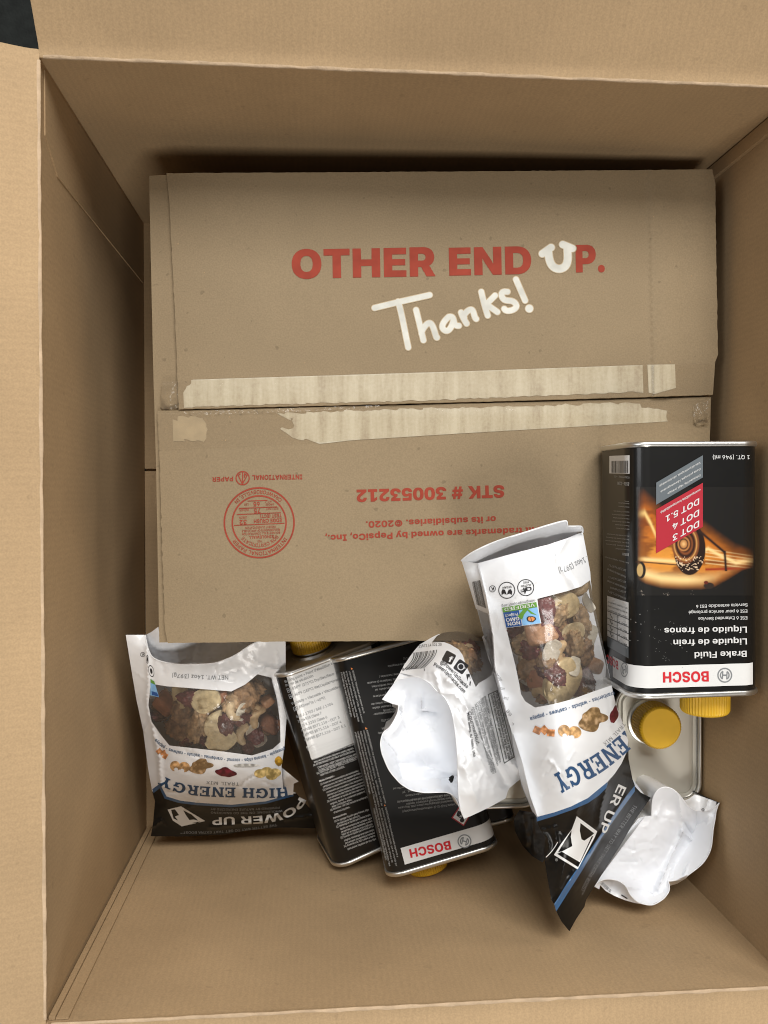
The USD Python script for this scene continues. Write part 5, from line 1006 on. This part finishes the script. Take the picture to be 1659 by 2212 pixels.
wb = [(345, 1200), (380, 1265), (480, 1295), (600, 1310), (850, 1325), (1100, 1300), (1225, 1265), (1300, 1245)]
all1 = pg(o1 + bot1 + r1 + lip1).buffer(0)
white1 = pg(o1[:6] + [(340, 1178)] + wb + [(1320, 1240)] + r1 + lip1).buffer(0)
st1 = pg([(275, 1212), (340, 1165)] + wb + [(1300, 1262), (1225, 1283), (1100, 1318), (850, 1343), (600, 1328), (470, 1312), (365, 1280), (330, 1205), (285, 1240)]).buffer(0)
fr1 = patch('front_panel', white1.difference(win1).difference(st1).intersection(all1), z1f, M['film'], P1, 5)
patch('blue_stripe', st1.intersection(all1), z1f, M['film_blue'], P1, 4); bk1 = patch('base_panel', all1.difference(white1).difference(st1), z1f, M['film_black'], P1, 4); patch('clear_window', win1, z1f, M['clear'], P1, 5)
zi1 = field([(*c4(x, y), z) for x, y, z in [(228, 95, .142), (320, 35, .158), (330, 285, .128), (500, 308, .126), (700, 300, .126), (850, 255, .128), (1000, 160, .132), (1243, 85, .146), (700, 90, .118), (1240, 60, .15), (330, 95, .150)]], amp=.005, freq=26, seed=14)
patch('back_panel_inside', pg([(222, 95), (270, 70), (320, 33), (328, 95), (700, 100), (1243, 70), (1243, 108), (1100, 118), (1000, 166), (850, 258), (700, 306), (500, 313), (330, 288), (265, 252), (236, 175)]), zi1, M['film_in'], P1, 4)
rim_tube('torn_lip', c4(lip1), [.147, .1505, .1495, .1485, .147, .147, .147, .148, .147], P1, M['film'], .0005)
zb1 = field([(*c4(x, y), z) for x, y, z in [(100, 120, .146), (1240, 120, .142), (225, 800, .088), (1230, 800, .106), (600, 600, .07), (900, 600, .07), (285, 1300, .070), (275, 1545, .0555), (900, 1515, .056), (1490, 1490, .053), (1300, 1250, .078), (700, 1200, .045)]], .05)
patch('underside', all1.buffer(-3), zb1, M['film_in'], P1, 12)
zc1 = field([(*c4(x, y), z) for x, y, z in [(1215, 1055, .100), (1335, 1155, .104), (1300, 1172, .100), (1290, 1255, .088), (1225, 1200, .088), (1260, 1120, .106)]])
patch('back_panel_corner', pg([(1210, 1050), (1240, 1075), (1338, 1156), (1302, 1172), (1298, 1250), (1225, 1262), (1205, 1180)]), zc1, M['film_in'], P1, 3)
decal('navy_lettering', bend(slab_text('HIGH ENERGY'), c4([(1262, 1196), (1180, 1204), (940, 1203), (700, 1196), (500, 1172), (352, 1112)]), 21), z1f, M['ink_navy'], fr1, .0004, flat=False, step=5)
decal('black_lettering', bend(text('TRAIL MIX', 450, 70, .12), c4([(907, 1163), (790, 1160), (668, 1152)]), 6.6), z1f, M['ink_grey'], fr1, .0004, flat=False, step=5)
decal('blue_lettering', bend(text('pineapple - banana chips - coconut - cranberries - walnuts - cashews - papaya', 600, 60), c4([(1235, 905), (1130, 950), (1000, 984), (800, 985), (600, 955), (430, 925), (370, 900), (305, 845)]), 7.2), z1f, M['ink_navy'], fr1, .0004, flat=False, step=5)
decal('grey_lettering', bend(text('NET WT. 14oz (397g)', 450, 70), c4([(830, 388), (620, 385), (415, 372)]), 8.4), z1f, M['ink_grey'], fr1, .0004, flat=False, step=5)
for kind, p, rx, ry, ro in (('pineapple', (1193, 1008), 9, 11, 0), ('banana', (1108, 1098), 29, 15, 0), ('coconut', (955, 1040), 29, 8, 0), ('cranberry', (806, 1090), 21, 10, 8), ('walnut', (630, 1037), 25, 15, 0), ('cashew', (474, 1050), 22, 14, 10), ('papaya', (350, 950), 14, 12, 40)): fruit_print(kind, c4(p), rx, ry, z1f, fr1, ro)
decal('white_lettering', bend(text('POWER UP', 750, 80), c4([(1345, 1262), (1262, 1355), (1150, 1392), (900, 1412), (705, 1420)]), (17, 16)), z1f, M['ink_white'], bk1, .0005, flat=False, step=4)
e1 = Polygon(c4([(387, 1360), (484, 1336), (660, 1443), (490, 1482), (425, 1440)])).difference(Polygon(c4([(412, 1362), (440, 1358), (470, 1400), (440, 1410), (462, 1440), (430, 1425)]))).difference(Polygon(c4([(500, 1365), (560, 1395), (610, 1440), (575, 1432), (545, 1436), (520, 1400)]))).difference(Polygon(c4([(560, 1458), (630, 1445), (600, 1458)])))
decal('white_emblem', e1, z1f, M['label_white'], bk1, .0005, flat=False, step=4)
decal('faint_lettering', multi(bend(text('POWERED BY NATURE ENERGIZED BY', 450, 60, .05), c4([(1200, 1338), (900, 1352), (700, 1348)]), 4.5), bend(text('WHOLESOME ON THE GO SNACKING', 450, 60, .05), c4([(1220, 1362), (900, 1378), (700, 1374)]), 4.5), bend(text('THE BETTER WAY TO GET THAT EXTRA BOOST™', 450, 60, .05), c4([(1180, 1462), (800, 1510), (480, 1518)]), 5)), z1f, M['ink_grey'], bk1, .0005, flat=False, step=5)
k1 = c4(206, 235); decal('kosher_seal', multi(ring(k1, 5.2, 1), lay(text('K', 700, 60), k1 + (2.6, -3), k1 + (-2.6, -2.4), 5)), z1f, M['ink_black'], fr1, .0004, flat=False, step=5)
decal('vegan_seal', multi(affinity.scale(ring(c4(240, 270), 9, 1.5), .3, 1), affinity.scale(Point(c4(240, 270)).buffer(5), .3, 1)), z1f, M['ink_black'], fr1, .0004, flat=False, step=4)
decal('gluten_free_seal', multi(affinity.rotate(affinity.scale(ring(c4(268, 355), 13, 1.6), .45, 1), -12), affinity.rotate(affinity.scale(Point(c4(268, 355)).buffer(6), .4, 1), -12)), z1f, M['ink_black'], fr1, .0004, flat=False, step=4)
decal('label_field', pg([(262, 415), (298, 455), (325, 545), (262, 530)]), z1f, M['sky_blue'], fr1, .0006, flat=False, step=4); decal('label_field', pg([(270, 500), (310, 512), (322, 540), (272, 528)]), z1f, M['deep_blue'], fr1, .0008, flat=False, step=4); decal('label_field', pg([(262, 412), (290, 432), (298, 455), (264, 440)]), z1f, M['green'], fr1, .0008, flat=False, step=4)
C4p = lambda k, x, y, *a: (k, *c4(x, y), *a)
fixed1 = [C4p('walnut', 560, 790, .0125), C4p('banana', 730, 760, .0115, 1.1, 0, .3), C4p('banana', 770, 870, .0120, .1, 0, .4), C4p('cashew', 1060, 700, .0115, .9), C4p('cashew', 940, 830, .0100, 1.4), C4p('papaya', 330, 620, .0110), C4p('walnut', 1085, 470, .0120), C4p('coconut', 1070, 880, .0070, .5), C4p('coconut', 1010, 785, .0075, .1), C4p('cashew', 870, 660, .0095), C4p('cranberry', 800, 770, .0100), C4p('cranberry', 1030, 840, .0105), C4p('walnut', 430, 800, .010), C4p('papaya', 1150, 770, .0105), C4p('walnut', 640, 660, .0115), C4p('walnut', 470, 660, .0115), C4p('banana', 620, 530, .0125), C4p('cranberry', 480, 540, .010), C4p('walnut', 960, 590, .0105), C4p('cashew', 1010, 640, .0090), C4p('coconut', 930, 660, .0080, 1.1), C4p('cranberry', 950, 720, .010)]
fill(win1, z1f, 'left corner pouch', 24, 70, [.40, .16, .26, .1, .05, .03], fixed1, 26, .012)

# ================================================================== POUCH 2: open white mouth toward the left, lying on the cans
c56 = crop(1480, 2480, 2.9105)
P2 = thing('snack_pouch', 'torn open white pouch with its empty mouth facing up and barcode side showing', 'snack bag', at(960, 1560, 0.19))
q5 = lambda pts: [tuple(c5(*p)) for p in pts]
# outside of the panel: right of the mouth
lipA = [(870, 330), (985, 358), (1060, 395), (1112, 450), (1150, 478), (1185, 530), (1212, 600), (1230, 700), (1245, 850), (1250, 1000), (1256, 1150), (1270, 1230), (1292, 1282)]
botA = [(1330, 1268), (1450, 1212), (1562, 1150), (1574, 1108), (1585, 1085), (1662, 1020)]
rightA = [(1668, 950), (1600, 700), (1560, 500), (1500, 330), (1480, 250), (1440, 60)]
topA = [(1400, 105), (1340, 75), (1270, 62), (1185, 52), (1130, 62), (1060, 110), (1000, 145), (965, 185), (935, 225), (905, 270)]
zzA = [(870, 330, .222), (985, 358, .236), (1060, 395, .243), (1112, 450, .246), (1185, 530, .252), (1230, 700, .256), (1245, 850, .258), (1250, 1000, .256), (1256, 1150, .250), (1292, 1282, .240), (1330, 1268, .240), (1450, 1212, .228), (1562, 1150, .216), (1662, 1020, .200), (1668, 950, .206), (1600, 700, .212), (1500, 330, .206), (1440, 60, .200), (1400, 105, .204), (1270, 62, .200), (1130, 62, .196), (1000, 145, .198), (935, 225, .208), (905, 270, .214),
       (1080, 250, .240), (1200, 230, .243), (1350, 230, .236), (1200, 400, .256), (1320, 480, .252), (1450, 450, .226), (1310, 650, .262), (1430, 700, .238), (1520, 800, .222), (1340, 900, .264), (1440, 950, .242), (1540, 1000, .222), (1330, 1120, .256), (1440, 1110, .240), (1040, 330, .243)]
pA0 = Polygon([tuple(c5(*p)) for p in lipA + botA + rightA + topA]).buffer(0)
zA = field([(*c5(x, y), z) for x, y, z in zzA], .03, folds=creases(pA0, 46, 43) + [(q5([(1130, 460), (1230, 470), (1310, 560)]), 6, .003), (q5([(1310, 560), (1330, 720), (1440, 1000)]), 6, .003), (q5([(1180, 380), (1215, 400), (1270, 390)]), 6, .0025), (q5([(1400, 760), (1560, 1060)]), 7, -.004), (q5([(1290, 950), (1380, 1180)]), 7, .002), (q5([(1580, 900), (1660, 980)]), 5, .003), (q5([(1130, 450), (1100, 330)]), 5, .002)], amp=.0022, freq=34, seed=21)
pA = Polygon(q5(lipA + botA + rightA + topA)).buffer(0)
wA = Polygon([c56(783, 20), c56(900, 5), c56(1100, 30), c56(1215, 70), c56(1240, 160), c56(1290, 330), c56(1340, 450), c56(1325, 520), c56(1270, 560), c56(1180, 610), c56(1145, 655), c56(1120, 600), c56(1080, 510), c56(1030, 400), c56(995, 290), c56(950, 225), c56(850, 165), c56(780, 140), c56(640, 145), c56(700, 70)]).intersection(pA)
exA = patch('outer_panel', pA.difference(wA), zA, M['film'], P2, 4.5); patch('clear_window', wA, zA, M['clear'], P2, 5)
# the lip strip left of it, the flap of the far side and the inside
inn = [(755, 502), (790, 455), (830, 400), (868, 372), (905, 364), (985, 358), (1060, 395), (1112, 450), (1150, 478), (1185, 530), (1212, 600), (1230, 700), (1245, 850), (1250, 1000), (1256, 1150), (1270, 1230), (1292, 1282), (1262, 1215), (1240, 1160), (1210, 1125), (1160, 1110), (1100, 1112), (1030, 1112), (950, 1098), (890, 1065), (850, 1028), (800, 965), (770, 900), (752, 850), (744, 800), (760, 725), (800, 690), (830, 645), (858, 580), (862, 546), (820, 530), (780, 512)]
zzI = [(755, 502, .226), (830, 400, .226), (905, 364, .226), (985, 358, .232), (1060, 395, .237), (1112, 450, .238), (1185, 530, .240), (1230, 700, .240), (1245, 850, .240), (1250, 1000, .238), (1256, 1150, .236), (1292, 1282, .237), (1240, 1160, .236), (1160, 1110, .236), (1030, 1112, .238), (950, 1098, .238), (850, 1028, .238), (770, 900, .238), (744, 800, .236), (760, 725, .232), (830, 645, .226), (862, 546, .222),
       (905, 480, .205), (1000, 430, .206), (1080, 490, .208), (960, 560, .208), (1100, 650, .205), (900, 680, .215), (1000, 800, .204), (1150, 850, .203), (880, 900, .210), (830, 850, .222), (1000, 1000, .205), (1180, 1010, .205), (900, 1000, .217), (1080, 1065, .222), (1200, 1090, .218)]
zzI = [(x, y, z if z > .2245 else .228 + (z - .228) * .62) for x, y, z in zzI]
zI = field([(*c5(x, y), z) for x, y, z in zzI], .02, folds=creases(Polygon(q5(inn)).buffer(0), 26, 44, h=.0009) + [(q5([(905, 480), (880, 640), (830, 720)]), 7, .004), (q5([(1010, 470), (1010, 580), (1100, 590)]), 5, -.004), (q5([(1015, 465), (1110, 470)]), 5, .003), (q5([(860, 560), (910, 720), (940, 730)]), 6, -.005), (q5([(760, 760), (840, 850), (890, 1040)]), 6, -.006), (q5([(890, 1045), (1060, 1050), (1240, 1000)]), 6, -.004), (q5([(950, 800), (1050, 950), (1180, 980)]), 6, .002), (q5([(840, 900), (870, 1010)]), 5, .004)], amp=.0035, freq=30, seed=23)
inP = Polygon(q5(inn)).buffer(0)
patch('inside', inP, zI, M['film_in'], P2, 3.5)
lipI = [(755, 502), (790, 455), (830, 400), (868, 372), (905, 364), (985, 358), (1060, 395), (1112, 450), (1150, 478), (1185, 530), (1212, 600), (1230, 700), (1245, 850), (1250, 1000), (1256, 1150), (1270, 1230), (1292, 1282)]
# far lip stands up as a thin turned edge
lipB = [(1292, 1282), (1262, 1215), (1240, 1160), (1210, 1125), (1160, 1110), (1100, 1112), (1030, 1112), (950, 1098), (890, 1065), (850, 1028), (800, 965), (770, 900), (752, 850), (744, 800), (760, 725), (800, 690), (830, 645), (858, 580), (862, 546), (820, 530), (755, 502)]
qb = np.array(q5(lipB)); rim_tube('torn_lip', qb, zI(qb[:, 0], qb[:, 1]) + .0006, P2, M['film'], .0004)
qa = np.array(q5(lipI)); rim_tube('torn_lip', qa[3:], np.maximum(zI(qa[3:, 0], qa[3:, 1]), zA(qa[3:, 0], qa[3:, 1])) + .0004, P2, M['film'], .0004)
# outer left flank: from the top outline down to the tip
zF = field([(*c5(x, y), z) for x, y, z in [(870, 330, .221), (830, 400, .2265), (755, 502, .2265), (905, 364, .2262), (985, 358, .2355), (880, 340, .2225), (905, 280, .214)]])
patch('outer_flank', Polygon(q5([(905, 265), (872, 330), (832, 392), (830, 400), (868, 372), (905, 364), (985, 358), (930, 320)])).difference(pA).buffer(0), zF, M['film'], P2, 3)
def wall_skirt(parent, ring_pts, ztop, zb, shr, m, name='outer_panel'):
    r = np.array(ring_pts); v, f = skirt(r, ztop, zb, shr); obj(name, (v, f), m, parent, smooth=True)
rb = np.array(q5(lipB[1:-1])); tri_ = at(rb[:, 0], rb[:, 1], zI(rb[:, 0], rb[:, 1])); cen = tri_.mean(0); low = cen + (tri_ - cen) * .62; low[:, 2] = .175; n_ = len(rb); i_ = np.arange(n_ - 1)
obj('outer_panel', trimesh.Trimesh(np.vstack([tri_, low]), np.vstack([np.column_stack([i_, i_ + n_, i_ + 1]), np.column_stack([i_ + 1, i_ + n_, i_ + n_ + 1])]), process=False), M['film'], P2, smooth=True)
zB2 = field([(*c5(x, y), z) for x, y, z in [(1300, 1260, .234), (1560, 1130, .210), (1655, 980, .198), (1440, 100, .19), (1150, 80, .185), (940, 260, .200), (1300, 600, .19), (1000, 330, .205), (1260, 900, .20)]], .05)
patch('underside', pA.buffer(-3), zB2, M['film_in'], P2, 12)
zN = field([(*c5(1200, 1022), .2065), (*c5(1245, 1030), .212), (*c5(1180, 1018), .206)])
seed_m, seed_f = nut_mesh('cranberry', .004); seed_c = at(*c5(1228, 1026), .222)
tag(obj('raisin', trimesh.Trimesh(seed_m + seed_c, seed_f, process=False), M['film_black'], smooth=True), 'single dark dried berry left inside the empty white pouch mouth', 'raisin')
# print on it
# warped barcode
bg = []
r_b = np.random.default_rng(4); x_ = 0
while x_ < 1:
    w_b = r_b.choice([.016, .03, .045]); bg.append((x_, min(1, x_ + w_b))); x_ += w_b + r_b.choice([.018, .03, .05])
topL, topR, botL, botR = np.array(c56(430, 262)), np.array(c56(700, 228)), np.array(c56(318, 455)), np.array(c56(545, 440))
bars = []
for a_, b_ in bg:
    P_ = []
    for t_ in np.linspace(0, 1, 12): P_.append(topL + (topR - topL) * a_ + (botL - topL + ((botR - topR) - (botL - topL)) * a_) * (t_ ** 1.15) + np.array([10 * np.sin(t_ * 3.1), 0]) * .6)
    Q_ = []
    for t_ in np.linspace(1, 0, 12): Q_.append(topL + (topR - topL) * b_ + (botL - topL + ((botR - topR) - (botL - topL)) * b_) * (t_ ** 1.15) + np.array([10 * np.sin(t_ * 3.1), 0]) * .6)
    bars.append(Polygon(P_ + Q_).buffer(0))
decal('barcode', multi(*bars).buffer(0).intersection(pA), zA, M['ink_black'], exA, .0005, flat=False, step=5)
decal('black_lettering', multi(bend(text('8 00615', 500, 60), [c56(302, 470), c56(400, 452), c56(480, 440)], 6), bend(text('6', 500, 60), [c56(548, 470), c56(566, 470)], 6), bend(text('21572 L4 321 20', 500, 60), [c56(490, 205), c56(600, 190), c56(755, 182)], 5.5)).buffer(0).intersection(pA), zA, M['ink_black'], exA, .0005, flat=False, step=5)
decal('black_lettering', bend(text('@PowerUpSnacks', 650, 70), [c56(732, 385), c56(830, 450), c56(930, 560), c56(1045, 672)], 8.2), zA, M['ink_black'], exA, .0005, flat=False, step=5)
decal('black_lettering', bend(text('PowerUpSnacks.com', 650, 70), [c56(655, 412), c56(760, 470), c56(880, 590), c56(1010, 728)], 8.2), zA, M['ink_black'], exA, .0005, flat=False, step=5)
def icon(c, s, a): return affinity.rotate(sbox(c[0] - s, c[1] - s, c[0] + s, c[1] + s).buffer(-s * .3).buffer(s * .3), a)
i1, i2 = np.array(c56(838, 318)), np.array(c56(975, 422))
decal('social_icon', icon(i1, 12, 28).difference(lay(text('f', 800, 80), i1 + (-3, 7.5), i1 + (5, 11), 13)), zA, M['ink_black'], exA, .0005, flat=False, step=4)
decal('social_icon', icon(i2, 12.5, 36).difference(ring(i2, 7.8, 2.3)).difference(Point(i2 + (8.5, 3)).buffer(1.5)), zA, M['ink_black'], exA, .0005, flat=False, step=4)
decal('social_icon', Polygon([c56(1035, 510), c56(1075, 505), c56(1090, 600), c56(1082, 645), c56(1055, 610)]).difference(blob(c56(1068, 575), 3.5, 8, 3)), zA, M['ink_black'], exA, .0005, flat=False, step=4)
ing = [('INGREDIENTS: Dried Cranberries (Cranberries,', (1238, 760), (1422, 1530), 650), ('Sugar, Sunflower Oil), Dried Mango (Mango,', (1215, 775), (1398, 1510), 500), ('Sugar, Citric Acid) [product of Thailand],', (1196, 790), (1360, 1450), 500), ('Roasted Almonds, Walnuts, Pecans, Bananas', (1172, 815), (1390, 1560), 450), ('CONTAINS: Tree nuts almonds walnuts pecans', (1150, 835), (1365, 1640), 650), ('Manufactured in a facility that processes', (1130, 855), (1340, 1620), 450), ('peanuts and other tree nuts wheat soy milk', (1108, 885), (1320, 1640), 450), ('May contain fragments that occur naturally', (1088, 910), (1345, 1655), 450)]
tag(decal('fine_print', multi(*[lay(text(t_, w_, 40), c56(p0), c56(p1), 4.3) for t_, p0, p1, w_ in ing]).buffer(0).intersection(pA), zA, M['ink_grey'], exA, .0005, flat=False, step=6), kind='stuff')
decal('black_lettering', lay(text('GourmetNut.', 500, 60), c56(1052, 940), c56(1160, 1330), 7.5), zA, M['ink_black'], exA, .0005, flat=False, step=5)
decal('black_lettering', lay(text('Perth Amboy, NJ 08861, USA', 650, 60), c56(1040, 955), c56(1118, 1460), 5), zA, M['ink_black'], exA, .0005, flat=False, step=5)
fq = [c56(1283, 740), c56(1395, 690), c56(1590, 1460), c56(1470, 1535)]; fb_ = Polygon(fq)
decal('print_frame', fb_.difference(fb_.buffer(-1.5)).buffer(0).intersection(pA), zA, M['ink_black'], exA, .0005, flat=False, step=5)
tag(decal('fine_print', multi(*[lay(text(t_, 600, 40), c56(p0), c56(p1), 4.6) for t_, p0, p1 in (('*The % Daily Value tells you how much a nutrient in', (1365, 715), (1550, 1470)), ('a serving of food contributes to a daily diet. 2000', (1340, 730), (1522, 1490)), ('calories a day is used for general nutrition advice.', (1315, 745), (1490, 1490)))]).buffer(0).intersection(pA), zA, M['ink_black'], exA, .0005, flat=False, step=6), kind='stuff')
tag(decal('fine_print', multi(*[lay(text(t_, 500, 48), c56(p0), c56(p1), 8) for t_, p0, p1 in (('up a', (1375, 560), (1430, 610)), ('rec', (1415, 735), (1470, 745)), ('and', (1450, 850), (1505, 855)), ('6g u', (1465, 985), (1535, 990)), ('ta g', (1525, 1105), (1570, 1130)))]).buffer(0).intersection(pA), zA, M['ink_grey'], exA, .0005, flat=False, step=6), kind='stuff')
fixed2 = [('walnut', *c56(850, 110), .0085), ('walnut', *c56(1090, 270), .0115), ('walnut', *c56(1215, 420), .0105), ('walnut', *c56(1060, 120), .0090), ('cranberry', *c56(960, 120), .0095), ('cashew', *c56(1075, 380), .0085), ('cranberry', *c56(1180, 530), .0085), ('cranberry', *c56(1150, 180), .009), ('papaya', *c56(1000, 210), .008)]
fill(wA, zA, 'torn white pouch', 8, 26, [.5, .1, .3, .1, 0, 0], fixed2, 20, .009)

# ================================================================== POUCH 4: empty white pouch in the right front corner
P4_ = thing('snack_pouch', 'empty white pouch gaping open in the right front corner of the carton', 'snack bag', at(1420, 1820, 0.10))
q7 = lambda pts: [tuple(c7(*p)) for p in pts]
in4 = [(682, 1382), (705, 1352), (770, 1330), (840, 1340), (890, 1370), (930, 1440), (990, 1492), (1070, 1508), (1150, 1470), (1185, 1430), (1198, 1390), (1188, 1345), (1240, 1338), (1330, 1300), (1440, 1205), (1485, 1110), (1500, 980), (1515, 890), (1540, 806), (1500, 840), (1450, 862), (1390, 860), (1330, 830), (1290, 780), (1250, 735), (1210, 706), (1165, 697), (1115, 718), (1088, 760), (1078, 820), (1075, 893), (1030, 898), (985, 910), (940, 965), (860, 1090), (780, 1230), (710, 1330)]
zz4 = [(682, 1382, .207), (770, 1330, .205), (890, 1370, .208), (990, 1492, .210), (1070, 1508, .210), (1150, 1470, .209), (1198, 1390, .205), (1188, 1345, .196), (1330, 1300, .203), (1440, 1205, .203), (1485, 1110, .203), (1500, 980, .203), (1540, 806, .202), (1450, 862, .198), (1390, 860, .194), (1330, 830, .196), (1250, 735, .206), (1165, 697, .210), (1088, 760, .206), (1075, 893, .192), (985, 910, .190), (860, 1090, .190), (780, 1230, .194),
       (1000, 980, .186), (1150, 800, .188), (1200, 900, .187), (1050, 1150, .186), (950, 1200, .188), (1150, 1150, .184), (900, 1300, .193), (1100, 1300, .186), (1100, 1430, .199), (1010, 1430, .197), (1270, 1050, .176), (1330, 950, .178), (1330, 1150, .174), (1420, 1050, .172), (1250, 1250, .182), (1420, 930, .180), (1400, 1150, .182), (1480, 880, .192)]
zz4 = [(x, y, z if z > .1895 else .199 + (z - .199) * .7) for x, y, z in zz4]
z4f = field([(*c7(x, y), z) for x, y, z in zz4], .02, folds=creases(Polygon(q7(in4)).buffer(0), 20, 45, h=.0007) + [(q7([(1260, 750), (1285, 930), (1290, 1010)]), 6, .0035), (q7([(1290, 1010), (1210, 1180), (1120, 1400)]), 6, .005), (q7([(1290, 1010), (1390, 1090), (1420, 1050)]), 5, .0045), (q7([(1300, 940), (1390, 1085)]), 5, -.004), (q7([(1390, 1085), (1300, 1290)]), 6, .004), (q7([(1190, 1340), (1210, 1250)]), 5, .003), (q7([(1380, 880), (1390, 1040)]), 5, -.003), (q7([(890, 1380), (1000, 1400), (1090, 1430)]), 5, .003), (q7([(1150, 800), (1110, 890)]), 5, .002), (q7([(1420, 1060), (1470, 900)]), 6, .003)], amp=.0026, freq=34, seed=31)
in4p = Polygon(q7(in4)).buffer(0)
patch('inside', in4p, z4f, M['film_in'], P4_, 3.5)
# outside of the lip seen past the edge: top right wing, lower left belly, small right belly
zw = field([(*c7(x, y), z) for x, y, z in [(1360, 755, .186), (1540, 806, .2015), (1500, 840, .199), (1450, 862, .197), (1390, 860, .193), (1330, 830, .195), (1330, 790, .186), (1440, 780, .190)]], folds=[(q7([(1470, 775), (1440, 860)]), 4, .003)])
wing = patch('outer_panel', Polygon(q7([(1305, 790), (1335, 775), (1370, 748), (1400, 755), (1480, 782), (1541, 805), (1500, 842), (1450, 864), (1390, 862), (1330, 832)])).buffer(0), zw, M['film'], P4_, 3)
decal('print_mark', ring(c7(1428, 853), 3.2, 1.3), zw, M['ink_black'], wing, .0008, flat=False, step=3)
zl4 = field([(*c7(x, y), z) for x, y, z in [(682, 1382, .206), (712, 1400, .204), (770, 1335, .200), (890, 1372, .203), (800, 1430, .199), (890, 1470, .202), (1000, 1503, .207), (930, 1440, .206), (800, 1380, .194), (860, 1440, .200)]])
belly = patch('outer_panel', Polygon(q7([(682, 1382), (715, 1400), (722, 1372), (760, 1412), (820, 1445), (890, 1474), (960, 1494), (1010, 1503), (990, 1490), (930, 1440), (890, 1370), (840, 1338), (770, 1329), (705, 1352)])).buffer(0), zl4, M['film'], P4_, 3)
decal('barcode', barcode([c7(722, 1362), c7(790, 1425), c7(800, 1405), c7(740, 1350)], 9, 14), zl4, M['ink_grey'], belly, .0008, flat=False, step=3)
decal('print_mark', LineString(q7([(870, 1440), (905, 1462)])).buffer(1.2), zl4, M['ink_black'], belly, .0008, flat=False, step=3)
zr4 = field([(*c7(x, y), z) for x, y, z in [(1188, 1345, .195), (1198, 1378, .190), (1250, 1360, .190), (1340, 1290, .197), (1330, 1302, .2025), (1240, 1340, .199)]])
patch('outer_panel', Polygon(q7([(1188, 1345), (1198, 1376), (1250, 1362), (1310, 1325), (1345, 1286), (1300, 1312), (1240, 1338)])).buffer(0), zr4, M['film'], P4_, 3)
ring4 = np.array(q7([p for p in in4 if not (p[1] > 905 and p[0] < 1000 and p[1] < 1330)])); tt = at(ring4[:, 0], ring4[:, 1], z4f(ring4[:, 0], ring4[:, 1])); cen = tt.mean(0); mid = cen + (tt - cen) * .86; mid[:, 2] = .15; low = cen + (tt - cen) * .55; low[:, 2] = .05; low[:, 1] += .02; n_ = len(tt); i_ = np.arange(n_ - 1)
V_ = np.vstack([tt, mid, low]); F_ = np.vstack([np.vstack([np.column_stack([i_ + k * n_, i_ + (k + 1) * n_, i_ + 1 + k * n_]), np.column_stack([i_ + 1 + k * n_, i_ + (k + 1) * n_, i_ + 1 + (k + 1) * n_])]) for k in (0, 1)])
obj('outer_panel', trimesh.Trimesh(V_, F_, process=False), M['film'], P4_, smooth=True)
for seg in (in4[:12], in4[11:19], in4[18:31]):
    qq = np.array(q7(seg)); rim_tube('torn_lip', qq, z4f(qq[:, 0], qq[:, 1]) + .0006, P4_, M['film'], .0004)
